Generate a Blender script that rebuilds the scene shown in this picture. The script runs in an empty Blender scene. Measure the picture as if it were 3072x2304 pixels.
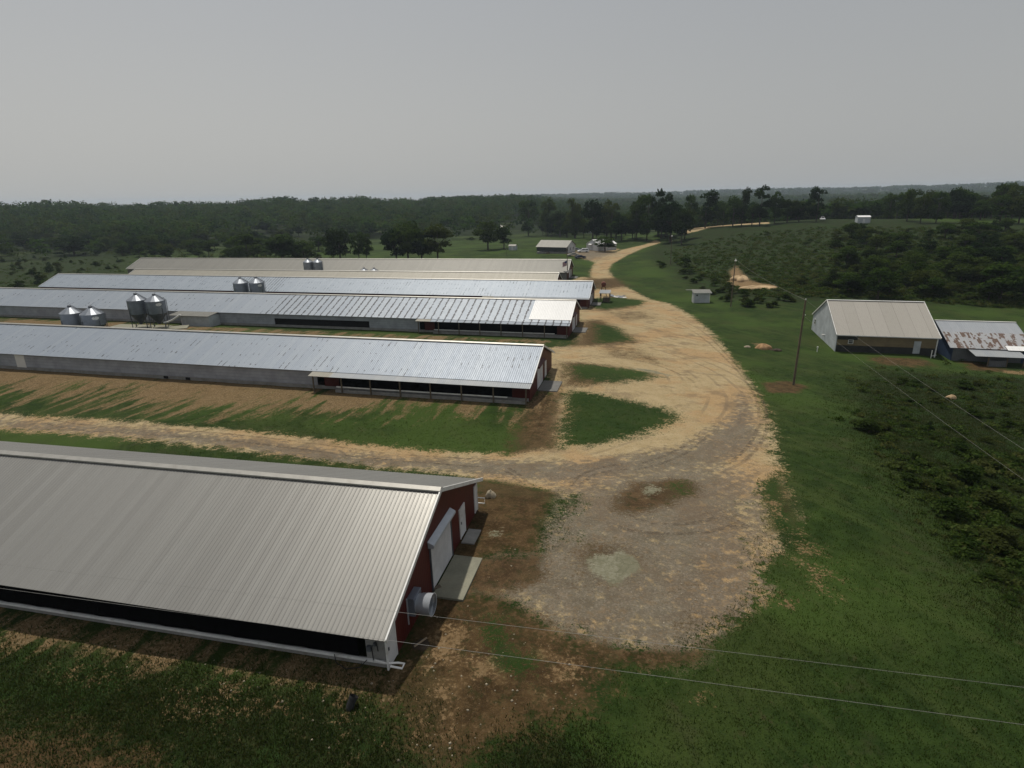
import bpy, math, random
import numpy as np
from mathutils import Matrix, Vector
rng = np.random.default_rng(7)
random.seed(7)
scene = bpy.context.scene
COL = scene.collection

# ------------------------------------------------------------------ camera
F = 1765.3 / 3072.0 * 36.0
PITCH, ROLL, CAMZ = 0.30858, -0.0192, 25.53
f_ = np.array([0, math.cos(PITCH), -math.sin(PITCH)])
u0 = np.array([0, math.sin(PITCH), math.cos(PITCH)])
r0 = np.array([1.0, 0, 0])
R_ = math.cos(ROLL) * r0 + math.sin(ROLL) * u0
U_ = math.cos(ROLL) * u0 - math.sin(ROLL) * r0
CAM = np.array([0, 0, CAMZ])
cd = bpy.data.cameras.new("camera")
cd.sensor_width = 36.0
cd.lens = F
cd.clip_start = 0.5
cd.clip_end = 20000
cam = bpy.data.objects.new("camera", cd)
COL.objects.link(cam)
m = Matrix.Identity(4)
for i in range(3):
    m[i][0], m[i][1], m[i][2], m[i][3] = R_[i], U_[i], -f_[i], CAM[i]
cam.matrix_world = m
scene.camera = cam
FP = 1765.3

def project(P):
    d = np.asarray(P, float) - CAM
    z = d @ f_
    return 1536 + FP * (d @ R_) / z, 1152 - FP * (d @ U_) / z, z

def ray(px, py):
    return f_ + R_ * (px - 1536) / FP - U_ * (py - 1152) / FP

# ------------------------------------------------------------------ terrain height
CTRL = np.array([
 (-6,21,5.35),(-2.7,35.4,5.35),(-40,30,4.95),(-32,43,4.95),(-90,42,4.5),(-90,56,4.5),(-30,15,4.8),(-25,9,4.3),
 (0,14,5.0),(10,16,4.9),(10,30,5.2),(8,42,4.3),(20,20,4.6),(-60,20,4.2),(0,-20,4.5),(40,-20,3.5),(-60,-10,3.5),
 (-10,50,2.9),(-60,61,2.2),(-95,70,1.8),(1.6,63.3,3.0),(5.3,78,3.0),(-60,78,2.95),(-60,93,2.95),(-120,93,2.9),(-150,115,2.7),
 (9.9,102.5,1.34),(13.6,117,1.34),(-80,125,1.3),(-150,145,1.2),(-80,140,1.0),(18.4,140,-.51),(22,155,-.51),(-140,185,-.6),(-145,172,-.6),
 (18,165,-.8),(20,190,-.3),(-130,212,-.8),(-140,228,-.3),(24,50,3.7),(33,80,1.5),(38,110,.3),(40,150,-1),(37,180,-1.2),
 (35,215,-.7),(36,245,0.2),(50,270,.8),(74,310,1.2),(30,262,1.0),(20,268,1.0),(8,275,0.5),
 (35,70,2.0),(40,50,2.9),(24,35,4.6),(48,60,1.2),(36,34,2.6),(60,40,.8),(80,60,0.2),(55,96,-.3),(69,92.6,-.3),(58,113,-.5),
 (73,108,-.6),(70,90,-.7),(90,86,-.9),(98,121,-1),(120,120,-.5),(46,142,-.6),(53,138,-.7),(75,160,0.6),(140,170,4),(110,200,4.2),
 (172,296,10.6),(150,300,10.4),(165,330,10.6),(110,340,6.6),(130,330,8.6),(96,345,4.8),(122,345,7.6),(200,280,11),(240,240,12),(90,260,3.8),(62,230,1.8),(260,300,11),(150,230,7.5),(330,330,9),(200,200,8),(175,375,7),(260,420,2),
 (-200,260,-2.2),(-250,320,-4),(-100,330,-2.5),(-14,335,-.5),(20,400,-1.5),(-60,260,-1),(-300,200,-3),(-400,420,-4),(-150,430,-4),(100,450,-2),(300,520,-4),(-500,250,-3),(500,400,0),(-200,60,1),(300,50,1),(-120,-60,2),(200,-60,2),
], float)
def _kern(d2):
    return np.sqrt(d2 + 64.0)
_n = len(CTRL)
_A = np.zeros((_n + 1, _n + 1))
_d2 = ((CTRL[:, None, :2] - CTRL[None, :, :2]) ** 2).sum(2)
_A[:_n, :_n] = _kern(_d2) - 0.35 * np.eye(_n)
_A[:_n, _n] = 1
_A[_n, :_n] = 1
_w = np.linalg.solve(_A, np.append(CTRL[:, 2], 0))

def sstep(a, b, x):
    t = np.clip((x - a) / (b - a), 0, 1)
    return t * t * (3 - 2 * t)

PADS = [(-4.12,28.35,5.415,-.2288,-150,3.2,-7.6,7.6,.010),(3.68,70.7,2.987,-.2422,-150,3.4,-8.4,8,-.001),(12.01,109.66,1.34,-.2482,-160,3.4,-8.2,8,.001),
 (20.38,147.42,-.506,-.2411,-166,3.4,-8,8,0),(13.62,168.0,-.86,-.232,-143,1,-7.6,7.6,.001),(19.45,192.0,.32,-.228,-164,3.2,-7.7,7.7,.001),
 (54.74,96.34,-.42,-.253,0,14.9,0,17.5,0),(70.75,91.2,-.9,-.253,0,11.2,-3,14,0)]

def height(x, y):
    x = np.asarray(x, float); y = np.asarray(y, float)
    sh = x.shape
    X = x.ravel(); Y = y.ravel()
    out = np.empty(len(X))
    for s in range(0, len(X), 20000):
        d2 = (X[s:s+20000, None] - CTRL[None, :, 0]) ** 2 + (Y[s:s+20000, None] - CTRL[None, :, 1]) ** 2
        out[s:s+20000] = _kern(d2) @ _w[:_n] + _w[_n]
    r = np.hypot(X, Y); az = np.degrees(np.arctan2(X, Y))
    near = out
    t = sstep(380, 600, r)
    far = -4.0 + 0 * r
    left = (1 - sstep(-2, 9, az)) * sstep(-120, -70, az)
    undul = 2.2 * np.sin(az * .31 + 1) + 1.4 * np.sin(az * .83) + .8 * np.sin(az * 1.9 + 2)
    far = far + left * (15.5 + undul) * sstep(480, 950, r)
    far = far + (1-left) * 3 * sstep(600, 1500, r)
    far = far + (1-left) * (1.3 * undul + 24 + 8 * sstep(18, 42, az)) * sstep(2300, 3600, r)
    h = near * (1 - t) + far * t
    # level pads under the long houses and sheds
    for ox, oy, oz, hd, x0, x1, y0, y1, tilt in PADS:
        ca, sa = math.cos(hd), math.sin(hd)
        lx = (X-ox)*ca + (Y-oy)*sa; ly = -(X-ox)*sa + (Y-oy)*ca
        d = np.hypot(np.maximum(np.maximum(x0-lx, lx-x1), 0), np.maximum(np.maximum(y0-ly, ly-y1), 0))
        k = 1 - sstep(.3, 5.0, d)
        h = h*(1-k) + (oz - .06 + tilt*np.clip(lx, x0, x1))*k
    # small lumps of the ground close by
    h = h + (0.03 * np.sin(X * .9 + 1.3 * np.sin(Y * .5)) * np.sin(Y * .8 + np.sin(X * .37))) * (1 - sstep(60, 200, r))
    return h.reshape(sh)

def H(x, y):
    return float(height(np.array([x]), np.array([y]))[0])

def at(px, py, tmax=2500):
    """where the ray through a photo pixel meets the terrain"""
    d = ray(px, py)
    ts = np.concatenate([np.arange(5, 400, 1.0), np.arange(400, tmax, 4.0)])
    P = CAM + d[None] * ts[:, None]
    g = height(P[:, 0], P[:, 1])
    below = np.nonzero(P[:, 2] < g)[0]
    if len(below) == 0:
        k = len(ts) - 1
        return np.array([P[k, 0], P[k, 1], g[k]])
    k = max(below[0], 1)
    a = P[k-1, 2] - g[k-1]; b = P[k, 2] - g[k]
    t = ts[k-1] + (ts[k] - ts[k-1]) * a / (a - b)
    Q = CAM + d * t
    return np.array([Q[0], Q[1], H(Q[0], Q[1])])

def at_y(px, py, y):
    d = ray(px, py)
    return CAM + d * (y / d[1])

# ------------------------------------------------------------------ node helpers
class NT:
    def __init__(s, nt):
        s.nt = nt; s.n = nt.nodes; s.l = nt.links
    def node(s, t, **k):
        x = s.n.new(t)
        for a, b in k.items(): setattr(x, a, b)
        return x
    def put(s, sock, v):
        if v is None: return
        if isinstance(v, bpy.types.NodeSocket): s.l.new(v, sock)
        elif isinstance(v, (tuple, list)):
            sock.default_value = (*v, 1.0) if (len(v) == 3 and sock.type == 'RGBA') else v
        else: sock.default_value = v
    def math(s, op, a, b=None, c=None, clamp=False):
        x = s.node('ShaderNodeMath', operation=op, use_clamp=clamp)
        s.put(x.inputs[0], a); s.put(x.inputs[1], b); s.put(x.inputs[2], c)
        return x.outputs[0]
    def mix(s, fac, a, b, mode='MIX'):
        x = s.node('ShaderNodeMix', data_type='RGBA', blend_type=mode)
        s.put(x.inputs[0], fac); s.put(x.inputs[6], a); s.put(x.inputs[7], b)
        return x.outputs[2]
    def noise(s, vec, scale, detail=3, rough=.55, dist=0, out=0):
        x = s.node('ShaderNodeTexNoise')
        s.put(x.inputs['Vector'], vec); s.put(x.inputs['Scale'], scale); s.put(x.inputs['Detail'], detail)
        s.put(x.inputs['Roughness'], rough); s.put(x.inputs['Distortion'], dist)
        return x.outputs[out]
    def voro(s, vec, scale, feat='F1', out=0, rnd=1.0):
        x = s.node('ShaderNodeTexVoronoi', feature=feat)
        s.put(x.inputs['Vector'], vec); s.put(x.inputs['Scale'], scale); s.put(x.inputs['Randomness'], rnd)
        return x.outputs[out]
    def attr(s, name, out='Fac'):
        x = s.node('ShaderNodeAttribute', attribute_name=name)
        return x.outputs[out]
    def coord(s, o='Object'):
        return s.node('ShaderNodeTexCoord').outputs[o]
    def sep(s, v):
        x = s.node('ShaderNodeSeparateXYZ'); s.put(x.inputs[0], v); return x.outputs
    def comb(s, a, b, c):
        x = s.node('ShaderNodeCombineXYZ'); s.put(x.inputs[0], a); s.put(x.inputs[1], b); s.put(x.inputs[2], c); return x.outputs[0]
    def step(s, v, a, b, lo=0.0, hi=1.0):
        x = s.node('ShaderNodeMapRange', interpolation_type='SMOOTHSTEP')
        s.put(x.inputs[0], v); s.put(x.inputs[1], a); s.put(x.inputs[2], b); s.put(x.inputs[3], lo); s.put(x.inputs[4], hi)
        return x.outputs[0]
    def mapping(s, v, scale=(1,1,1), rot=(0,0,0), loc=(0,0,0)):
        x = s.node('ShaderNodeMapping'); s.put(x.inputs[0], v); s.put(x.inputs[1], loc); s.put(x.inputs[2], rot); s.put(x.inputs[3], scale)
        return x.outputs[0]
    def bump(s, h, strength=.4, dist=.02):
        x = s.node('ShaderNodeBump'); s.put(x.inputs['Strength'], strength); s.put(x.inputs['Distance'], dist); s.put(x.inputs['Height'], h)
        return x.outputs[0]

def new_mat(name):
    mt = bpy.data.materials.new(name); mt.use_nodes = True
    nt = NT(mt.node_tree)
    b = mt.node_tree.nodes['Principled BSDF']
    return mt, nt, b

def plain(name, col, rough=.6, metal=0.0, var=.18, scale=1.5, bump=0.0, spec=.4, dirt=None):
    """one colour broken by two scales of noise"""
    mt, n, b = new_mat(name)
    co = n.coord()
    big = n.noise(co, scale, 4); fine = n.noise(co, scale * 14, 3)
    k = n.math('ADD', n.math('MULTIPLY', big, .65), n.math('MULTIPLY', fine, .35))
    lo = tuple(c * (1 - var) for c in col); hi = tuple(min(1, c * (1 + var)) for c in col)
    c = n.mix(n.step(k, .3, .7), lo, hi)
    if dirt:
        d = n.step(n.noise(co, scale * .6, 5, .7), .52, .72)
        c = n.mix(n.math('MULTIPLY', d, .6), c, dirt)
    n.put(b.inputs['Base Color'], c)
    n.put(b.inputs['Roughness'], rough); n.put(b.inputs['Metallic'], metal); n.put(b.inputs['Specular IOR Level'], spec)
    if bump: n.put(b.inputs['Normal'], n.bump(fine, bump, .02))
    return mt

# ------------------------------------------------------------------ mesh builder
class MB:
    def __init__(s): s.v = []; s.f = []; s.smooth = []
    def add(s, vs, fs, smooth=False):
        o = len(s.v); s.v += [tuple(map(float, q)) for q in vs]
        s.f += [tuple(i + o for i in q) for q in fs]; s.smooth += [smooth] * len(fs)
    def box(s, x0, x1, y0, y1, z0, z1):
        vs = [(x, y, z) for z in (z0, z1) for y in (y0, y1) for x in (x0, x1)]
        s.add(vs, [(0,2,3,1),(4,5,7,6),(0,1,5,4),(2,6,7,3),(0,4,6,2),(1,3,7,5)])
    def beam(s, a, b, w, h=None, up=(0,0,1)):
        h = h or w
        a = np.array(a, float); b = np.array(b, float); d = b - a; L = np.linalg.norm(d); d /= L
        up = np.array(up, float)
        if abs(d @ up) > .98: up = np.array([1.0, 0, 0])
        sx = np.cross(d, up); sx /= np.linalg.norm(sx); sz = np.cross(sx, d)
        vs = []
        for p in (a, b):
            for q, r in ((-1,-1),(1,-1),(1,1),(-1,1)): vs.append(p + sx * q * w / 2 + sz * r * h / 2)
        s.add(vs, [(0,3,2,1),(4,5,6,7),(0,1,5,4),(1,2,6,5),(2,3,7,6),(3,0,4,7)])
    def tube(s, pts, rad, n=8, cap=True, smooth=True):
        pts = [np.array(p, float) for p in pts]
        if not hasattr(rad, '__len__'): rad = [rad] * len(pts)
        vs = []; ref = None
        for i, p in enumerate(pts):
            d = pts[min(i+1, len(pts)-1)] - pts[max(i-1, 0)]; d /= np.linalg.norm(d)
            if ref is None:
                ref = np.array([0,0,1.0]) if abs(d[2]) < .9 else np.array([1.0,0,0])
            a = np.cross(d, ref); a /= np.linalg.norm(a); b = np.cross(a, d); ref = b
            for k in range(n):
                t = 2 * math.pi * k / n
                vs.append(p + rad[i] * (a * math.cos(t) + b * math.sin(t)))
        fs = []
        for i in range(len(pts) - 1):
            for k in range(n):
                fs.append((i*n+k, i*n+(k+1)%n, (i+1)*n+(k+1)%n, (i+1)*n+k))
        s.add(vs, fs, smooth)
        if cap:
            s.add([vs[k] for k in range(n)], [tuple(range(n))])
            s.add([vs[len(vs)-n+k] for k in range(n)], [tuple(range(n-1, -1, -1))])
    def lathe(s, prof, n=24, center=(0,0,0), axis='z', smooth=True, start=0):
        cx, cy, cz = center; vs = []
        for r, z in prof:
            for k in range(n):
                t = 2 * math.pi * k / n + start
                if axis == 'z': vs.append((cx + r*math.cos(t), cy + r*math.sin(t), cz + z))
                elif axis == 'x': vs.append((cx + z, cy + r*math.cos(t), cz + r*math.sin(t)))
                else: vs.append((cx + r*math.cos(t), cy + z, cz + r*math.sin(t)))
        fs = []
        for i in range(len(prof) - 1):
            for k in range(n): fs.append((i*n+k, i*n+(k+1)%n, (i+1)*n+(k+1)%n, (i+1)*n+k))
        s.add(vs, fs, smooth)
    def prism_x(s, poly, x0, x1):
        n = len(poly)
        vs = [(x0, y, z) for y, z in poly] + [(x1, y, z) for y, z in poly]
        s.add(vs, [tuple(range(n)), tuple(range(2*n-1, n-1, -1))] + [(i, i+n, (i+1)%n+n, (i+1)%n) for i in range(n)])
    def prism_y(s, poly, y0, y1):
        n = len(poly)
        vs = [(x, y0, z) for x, z in poly] + [(x, y1, z) for x, z in poly]
        s.add(vs, [tuple(range(n)), tuple(range(2*n-1, n-1, -1))] + [(i, i+n, (i+1)%n+n, (i+1)%n) for i in range(n)])
    def sheet(s, x0, x1, A, B, pitch=.3, rib=.03, th=.03):
        """ribbed metal sheet; A and B are (y,z) at ridge and eave, ribs run from A to B"""
        ya, za = A; yb, zb = B
        L = math.hypot(yb-ya, zb-za); ny, nz = -(zb-za)/L, (yb-ya)/L
        if nz < 0: ny, nz = -ny, -nz
        prof = []
        x = x0; prof.append((x0, 0))
        k = 0
        while x0 + (k+1)*pitch <= x1 + 1e-6:
            b = x0 + k*pitch
            prof += [(b + pitch*.62, 0), (b + pitch*.72, rib), (b + pitch*.88, rib), (b + pitch*.98, 0)]
            k += 1
        if prof[-1][0] < x1 - 1e-4: prof.append((x1, 0))
        vs = []
        for px, h in prof:
            vs.append((px, ya + ny*h, za + nz*h)); vs.append((px, yb + ny*h, zb + nz*h))
        n = len(prof)
        fs = [(2*i, 2*i+1, 2*i+3, 2*i+2) for i in range(n-1)]
        if (zb < za and yb > ya) or (yb > ya): fs = [q[::-1] for q in fs]
        o = len(vs)
        vs += [(x0, ya-ny*th, za-nz*th), (x0, yb-ny*th, zb-nz*th), (x1, yb-ny*th, zb-nz*th), (x1, ya-ny*th, za-nz*th)]
        fs += [(o, o+1, o+2, o+3), (0, 1, o+1, o), (2*n-1, 2*n-2, o+3, o+2)]
        # closing strip along the eave
        e = [2*i+1 for i in range(n)]
        fs.append(tuple(e) + (o+2, o+1))
        s.add(vs, fs)
    def build(s, name, mat, parent=None, bevel=0):
        me = bpy.data.meshes.new(name)
        me.from_pydata(s.v, [], s.f)
        me.polygons.foreach_set('use_smooth', s.smooth)
        me.materials.append(mat); me.update()
        o = bpy.data.objects.new(name, me); COL.objects.link(o)
        if parent: o.parent = parent
        if bevel:
            bm = o.modifiers.new('bevel', 'BEVEL'); bm.width = bevel; bm.segments = 2; bm.limit_method = 'ANGLE'
        return o

def tag(o, label=None, cat=None, group=None, kind=None):
    if label: o['label'] = label
    if cat: o['category'] = cat
    if group: o['group'] = group
    if kind: o['kind'] = kind
    return o

def thing(name, label, cat, loc=(0,0,0), rz=0, group=None, ry=0):
    o = bpy.data.objects.new(name, None); COL.objects.link(o)
    o.empty_display_size = .3
    o.location = loc; o.rotation_euler = (0, ry, rz)
    return tag(o, label, cat, group)

def children(o): return [c for c in list(COL.objects) if c.parent == o]
def copy_tree(o, parent=None):
    c = o.copy(); COL.objects.link(c)
    if parent: c.parent = parent
    for ch in o.children: copy_tree(ch, c)
    return c

def raw_mesh(name, verts, faces, mat, attrs=None, parent=None):
    """fast mesh from numpy arrays; faces (n,k) all the same size"""
    me = bpy.data.meshes.new(name)
    nv, nf, k = len(verts), len(faces), faces.shape[1]
    me.vertices.add(nv); me.loops.add(nf*k); me.polygons.add(nf)
    me.vertices.foreach_set('co', np.ascontiguousarray(verts, dtype=np.float32).ravel())
    me.loops.foreach_set('vertex_index', np.ascontiguousarray(faces, dtype=np.int32).ravel())
    me.polygons.foreach_set('loop_start', np.arange(0, nf*k, k, dtype=np.int32))
    me.update(calc_edges=True)
    for an, (dom, arr) in (attrs or {}).items():
        a = me.attributes.new(an, 'FLOAT', dom); a.data.foreach_set('value', np.ascontiguousarray(arr, dtype=np.float32))
    me.materials.append(mat)
    o = bpy.data.objects.new(name, me); COL.objects.link(o)
    if parent: o.parent = parent
    return o

# ------------------------------------------------------------------ ground sheet with region masks
S = 3072 / 2212.0
def poly(pts):
    return np.array([at(x*S, y*S)[:2] for x, y in pts])

LOT = [(1180,752),(1245,745),(1250,690),(1245,672),(1258,640),(1283,628),(1298,612),(1236,606),(1250,599),(1275,600),(1276,582),(1290,560),(1350,538),(1415,519),
 (1428,523),(1390,536),(1352,553),(1322,570),(1314,585),(1330,605),(1362,625),(1400,645),(1447,656),(1490,680),(1530,712),(1560,745),(1590,785),(1617,822),(1640,865),
 (1660,910),(1672,950),(1676,1000),(1688,1050),(1706,1100),(1712,1130),(1690,1160),(1680,1190),(1650,1210),(1640,1240),(1655,1270),(1640,1300),(1600,1340),(1560,1372),
 (1535,1400),(1480,1420),(1400,1420),(1330,1405),(1250,1388),(1200,1365),(1150,1330),(1100,1300),(1050,1283),(990,1283),(1000,1255),(1020,1212),(1100,1190),(1160,1196),
 (1168,1150),(1190,1105),(1195,1065),(1120,1050),(1040,1036),(940,1020),(760,1002),(600,983),(400,960),(200,941),(0,926),(-80,920),(-80,886),(0,893),(200,905),(420,922),(640,943),(850,966),(985,977),
 (1110,979),(1150,960),(1180,880),(1195,830),(1175,800)]
R = {}
R['road'] = [(LOT, 2.0), ([(1470,503),(1540,487),(1600,481.5),(1662,480.5),(1662,483.5),(1600,486),(1540,491.5),(1480,506)], .25), ([(1222,548),(1250,540),(1300,534),(1340,538),(1310,554),(1285,566),(1255,558)], .8)]
R['green'] = [([(1560,1390),(1500,1420),(1400,1425),(1330,1415),(1340,1440),(1500,1450)], 1.6, .62), ([(1080,1500),(1150,1480),(1170,1520),(1100,1560)], 2.0, .5), ([(1215,842),(1260,842),(1330,856),(1400,872),(1450,882),(1478,903),(1440,926),(1380,946),(1300,962),(1225,970),(1200,968),(1205,925),(1212,880)], 2.6, .86),
 ([(1215,785),(1260,785),(1330,790),(1400,798),(1435,812),(1400,825),(1330,831),(1260,826),(1225,815)], 2.4, .72),
 ([(1280,645),(1340,643),(1400,650),(1380,660),(1310,668),(1275,664)], 1.6), ([(1285,700),(1330,706),(1370,735),(1290,742)], 2.2),
 ([(1180,1075),(1240,1065),(1290,1085),(1260,1105),(1205,1150),(1175,1145)], 2.6, .72), ([(1170,1140),(1240,1120),(1300,1150),(1260,1190),(1190,1190)], 2.4, .5), ([(1480,1380),(1600,1330),(1680,1270),(1660,1200),(1720,1200),(1740,1300),(1640,1400),(1520,1440)], 2.4, .66),
 ([(1430,1040),(1505,1035),(1512,1065),(1440,1085)], 1.6, .62), ([(1580,1080),(1645,1080),(1645,1110),(1585,1115)], 1.6, .55), ([(1585,1155),(1645,1150),(1640,1195),(1585,1195)], 1.5, .55),
 ([(1640,1040),(1675,1030),(1705,1100),(1720,1150),(1660,1150)], 1.6),
 ([(1040,1335),(1090,1330),(1110,1400),(1170,1420),(1165,1470),(1100,1460),(1045,1440)], 1.3, .86)]
R['brown'] = [([(1030,1036),(1120,1048),(1200,1066),(1165,1150),(1160,1195),(1090,1190),(1030,1210),(960,1200),(1010,1100)], 1.6),
 ([(1140,850),(1226,842),(1222,900),(1216,972),(1095,982),(1110,930)], 2.6, .88),
 ([(790,1450),(850,1430),(900,1350),(940,1280),(1050,1283),(1110,1305),(1200,1365),(1290,1395),(1325,1415),(1300,1480),(1280,1520),(1200,1560),(1080,1600),(1010,1675),(960,1675),(900,1620),(840,1540),(790,1500)], 2.2),
 ([(1200,1362),(1330,1400),(1480,1408),(1550,1392),(1500,1432),(1400,1442),(1290,1430)], .8),
 ([(1000,1215),(1100,1195),(1170,1200),(1180,1250),(1100,1275),(1000,1280)], 1.4),
 ([(1235,1185),(1275,1165),(1345,1172),(1395,1195),(1388,1250),(1330,1272),(1265,1258),(1240,1225)], 1.8, .74), ([(1290,1240),(1390,1215),(1440,1190),(1430,1215),(1350,1265)], 1.6, .6), ([(1130,1230),(1200,1240),(1290,1265),(1260,1280),(1150,1255)], 1.2, .62), ([(1400,1280),(1480,1240),(1560,1230),(1540,1280),(1450,1310)], 2.6, .52), ([(1480,1100),(1600,1080),(1660,1140),(1640,1180),(1560,1150)], 2.6, .52), ([(1420,1330),(1500,1300),(1580,1320),(1520,1390),(1440,1390)], 2.4, .58),
 ([(1330,1072),(1370,1045),(1450,1035),(1500,1040),(1515,1060),(1460,1085),(1400,1105),(1345,1110),(1325,1095)], 1.8, 1.0),
 ([(1250,690),(1300,690),(1350,710),(1395,742),(1320,748),(1225,752),(1235,730)], 2.2, .78), ([(1270,645),(1340,640),(1400,648),(1390,664),(1310,674),(1265,670)], 2.2, .74), ([(1270,742),(1400,750),(1480,800),(1400,790),(1290,770)], 2.0, .5), ([(1280,672),(1400,668),(1450,690),(1330,700)], 2.0, .5),
 ([(1200,780),(1240,780),(1330,788),(1430,805),(1440,815),(1330,834),(1230,838),(1200,845)], 2.4, .74),
 ([(1275,600),(1330,600),(1360,618),(1300,626),(1250,612)], 2.0), ([(1645,828),(1700,822),(1745,835),(1720,850),(1660,848)], 1.0),
 ([(1660,1040),(1690,1050),(1712,1110),(1720,1140),(1690,1130),(1650,1080)], 1.0), ([(-60,1580),(150,1590),(320,1640),(340,1690),(-60,1690)], 2.6),
 ([(1880,770),(1990,775),(2020,790),(1960,792),(1890,786)], 1.5), ([(2060,770),(2180,800),(2230,806),(2100,800)], 1.4)]
R['clay'] = [([(-80,752),(0,762),(300,786),(640,818),(740,836),(1150,850),(1150,884),(1110,886),(960,876),(700,884),(600,884),(500,884),(400,880),(250,864),(100,852),(0,836),(-80,828)], 5.6),
 ([(-60,1318),(0,1322),(400,1392),(800,1455),(850,1450),(830,1480),(740,1475),(500,1448),(250,1412),(0,1372),(-60,1360)], 1.6, 1.0),
 ([(0,688),(270,696),(400,702),(640,716),(900,724),(1230,737),(1200,743),(900,735),(640,724),(400,716),(0,708)], 1.8, .8)]
R['bare'] = [([(120,1440),(260,1450),(300,1500),(180,1500)], 2.4, .70), ([(860,1500),(960,1480),(1000,1560),(900,1600)], 2.4, .70), ([(1000,1400),(1080,1390),(1090,1470),(1010,1480)], 2.0, .70), ([(1170,1400),(1290,1410),(1290,1480),(1180,1500)], 2.4, .70), ([(1590,574),(1603,590),(1625,608),(1674,617),(1676,623),(1640,626),(1600,622),(1575,612),(1578,585)], 1.0), ([(1615,742),(1640,740),(1668,746),(1650,751)], .9, .8), ([(1815,945),(1830,950),(1828,962)], .8, .7),
 ([(1690,1155),(1745,1150),(1790,1230),(1800,1290),(1740,1260)], 3.2, .72), ([(1640,1290),(1720,1285),(1715,1320),(1650,1310)], 1.8, .68), ([(2150,800),(2230,802),(2230,812),(2170,808)], 1.0, .8),
 ([(300,1500),(520,1450),(640,1500),(560,1560),(400,1600)], 3.0, .60), ([(640,1520),(800,1500),(820,1600),(700,1620)], 2.5, .58), ([(1470,1505),(1530,1490),(1540,1525),(1500,1530)], 1.0, .66), ([(880,1430),(960,1340),(1020,1330),(1000,1420),(900,1480)], 1.6, .70),
 ([(1640,1200),(1690,1170),(1700,1060),(1650,1080)], 2.2, .70)]
R['gray'] = [([(960,1215),(1150,1080),(1330,1008),(1520,985),(1630,1050),(1650,1110),(1640,1240),(1690,1340),(1520,1480),(1300,1450),(1130,1380),(950,1290)], 4.2),
 ([(-60,902),(0,904),(420,937),(850,988),(1250,1000),(1480,965),(1580,900),(1600,850),(1630,900),(1640,960),(1540,1010),(1200,1044),(900,1012),(400,956),(0,922),(-60,920)], 1.5),
 ([(1825,1300),(1860,1310),(1900,1345),(1870,1350)], .9), ([(1680,1285),(1730,1285),(1735,1305),(1690,1305)], .9), ([(1225,545),(1280,535),(1330,548),(1270,565)], 1.5)]
R['pale'] = [([(1268,1210),(1290,1196),(1318,1199),(1338,1186),(1368,1205),(1378,1232),(1352,1246),(1335,1262),(1305,1252),(1280,1245)], .8, 1.0), ([(1380,1054),(1405,1045),(1435,1052),(1432,1066),(1395,1075)], 1.0, .74), ([(1050,1138),(1088,1138),(1082,1162),(1058,1162)], .9, .7), ([(1330,792),(1400,796),(1460,810),(1450,816),(1390,804)], .8, .6)]
R['rough'] = [([(1850,830),(1900,800),(2290,815),(2290,1380),(2212,1330),(2150,1230),(2080,1150),(1990,1080),(1930,1010),(1880,940),(1860,880)], 4.0),
 ([(1395,545),(1430,520),(1480,503),(1600,486),(1760,474),(2000,478),(2300,488),(2300,655),(2000,662),(1690,655),(1560,648),(1480,615),(1440,583),(1415,565)], 3.0),
 ([(-60,530),(200,540),(290,560),(268,590),(90,622),(-60,628)], 4.0), ([(-60,1390),(200,1410),(500,1470),(760,1500),(850,1560),(960,1690),(-60,1690)], 3.0), ([(1000,1690),(1100,1600),(1200,1580),(1300,1640),(1350,1690)], 1.5)]

def spacing_axis(lo, hi, base, k):
    a = [0.0]
    while a[-1] < hi: a.append(a[-1] + max(base, k * a[-1]))
    b = [0.0]
    while b[-1] > lo: b.append(b[-1] - max(base, k * -b[-1]))
    return np.array(b[:0:-1] + a)
gx = spacing_axis(-5600, 5600, .42, .0155)
gy0 = spacing_axis(-220, 5600, .42, .0155)
gy = gy0 + 12.0                                        # finest just ahead of the barn
GX, GY = np.meshgrid(gx, gy)
VX, VY = GX.ravel(), GY.ravel()
VZ = height(VX, VY)

def sdf(P, X, Y):
    """signed distance, negative inside"""
    d = np.full(len(X), 1e9); ins = np.zeros(len(X), bool)
    n = len(P)
    for i in range(n):
        ax, ay = P[i]; bx, by = P[(i+1) % n]
        ex, ey = bx-ax, by-ay
        L = ex*ex + ey*ey + 1e-9
        t = np.clip(((X-ax)*ex + (Y-ay)*ey) / L, 0, 1)
        d = np.minimum(d, (X-ax-t*ex)**2 + (Y-ay-t*ey)**2)
        c = ((ay > Y) != (by > Y)) & (X < (bx-ax) * (Y-ay) / (by-ay + 1e-12) + ax)
        ins ^= c
    d = np.sqrt(d)
    return np.where(ins, -d, d)

MASK = {}
POLYS = {k: [(poly(e[0]), e[1], e[2] if len(e) > 2 else 1.0) for e in v] for k, v in R.items()}
def mask_at(key, X, Y):
    out = np.zeros(len(X))
    for P, w, pk in POLYS[key]:
        c = P.mean(0); ww = w * max(1.0, np.hypot(*c) / 70.0)
        lo = P.min(0) - 2*ww - 1; hi = P.max(0) + 2*ww + 1
        sel = np.nonzero((X > lo[0]) & (X < hi[0]) & (Y > lo[1]) & (Y < hi[1]))[0]
        if len(sel) == 0: continue
        s_ = sdf(P, X[sel], Y[sel])
        out[sel] = np.maximum(out[sel], np.clip(.5 - s_ / (2*ww), 0, 1)*pk)
    return out
for k in POLYS: MASK[k] = mask_at(k, VX, VY)
# the forest floor far out
rr = np.hypot(VX, VY)
MASK['wood'] = sstep(360, 560, rr)

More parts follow.
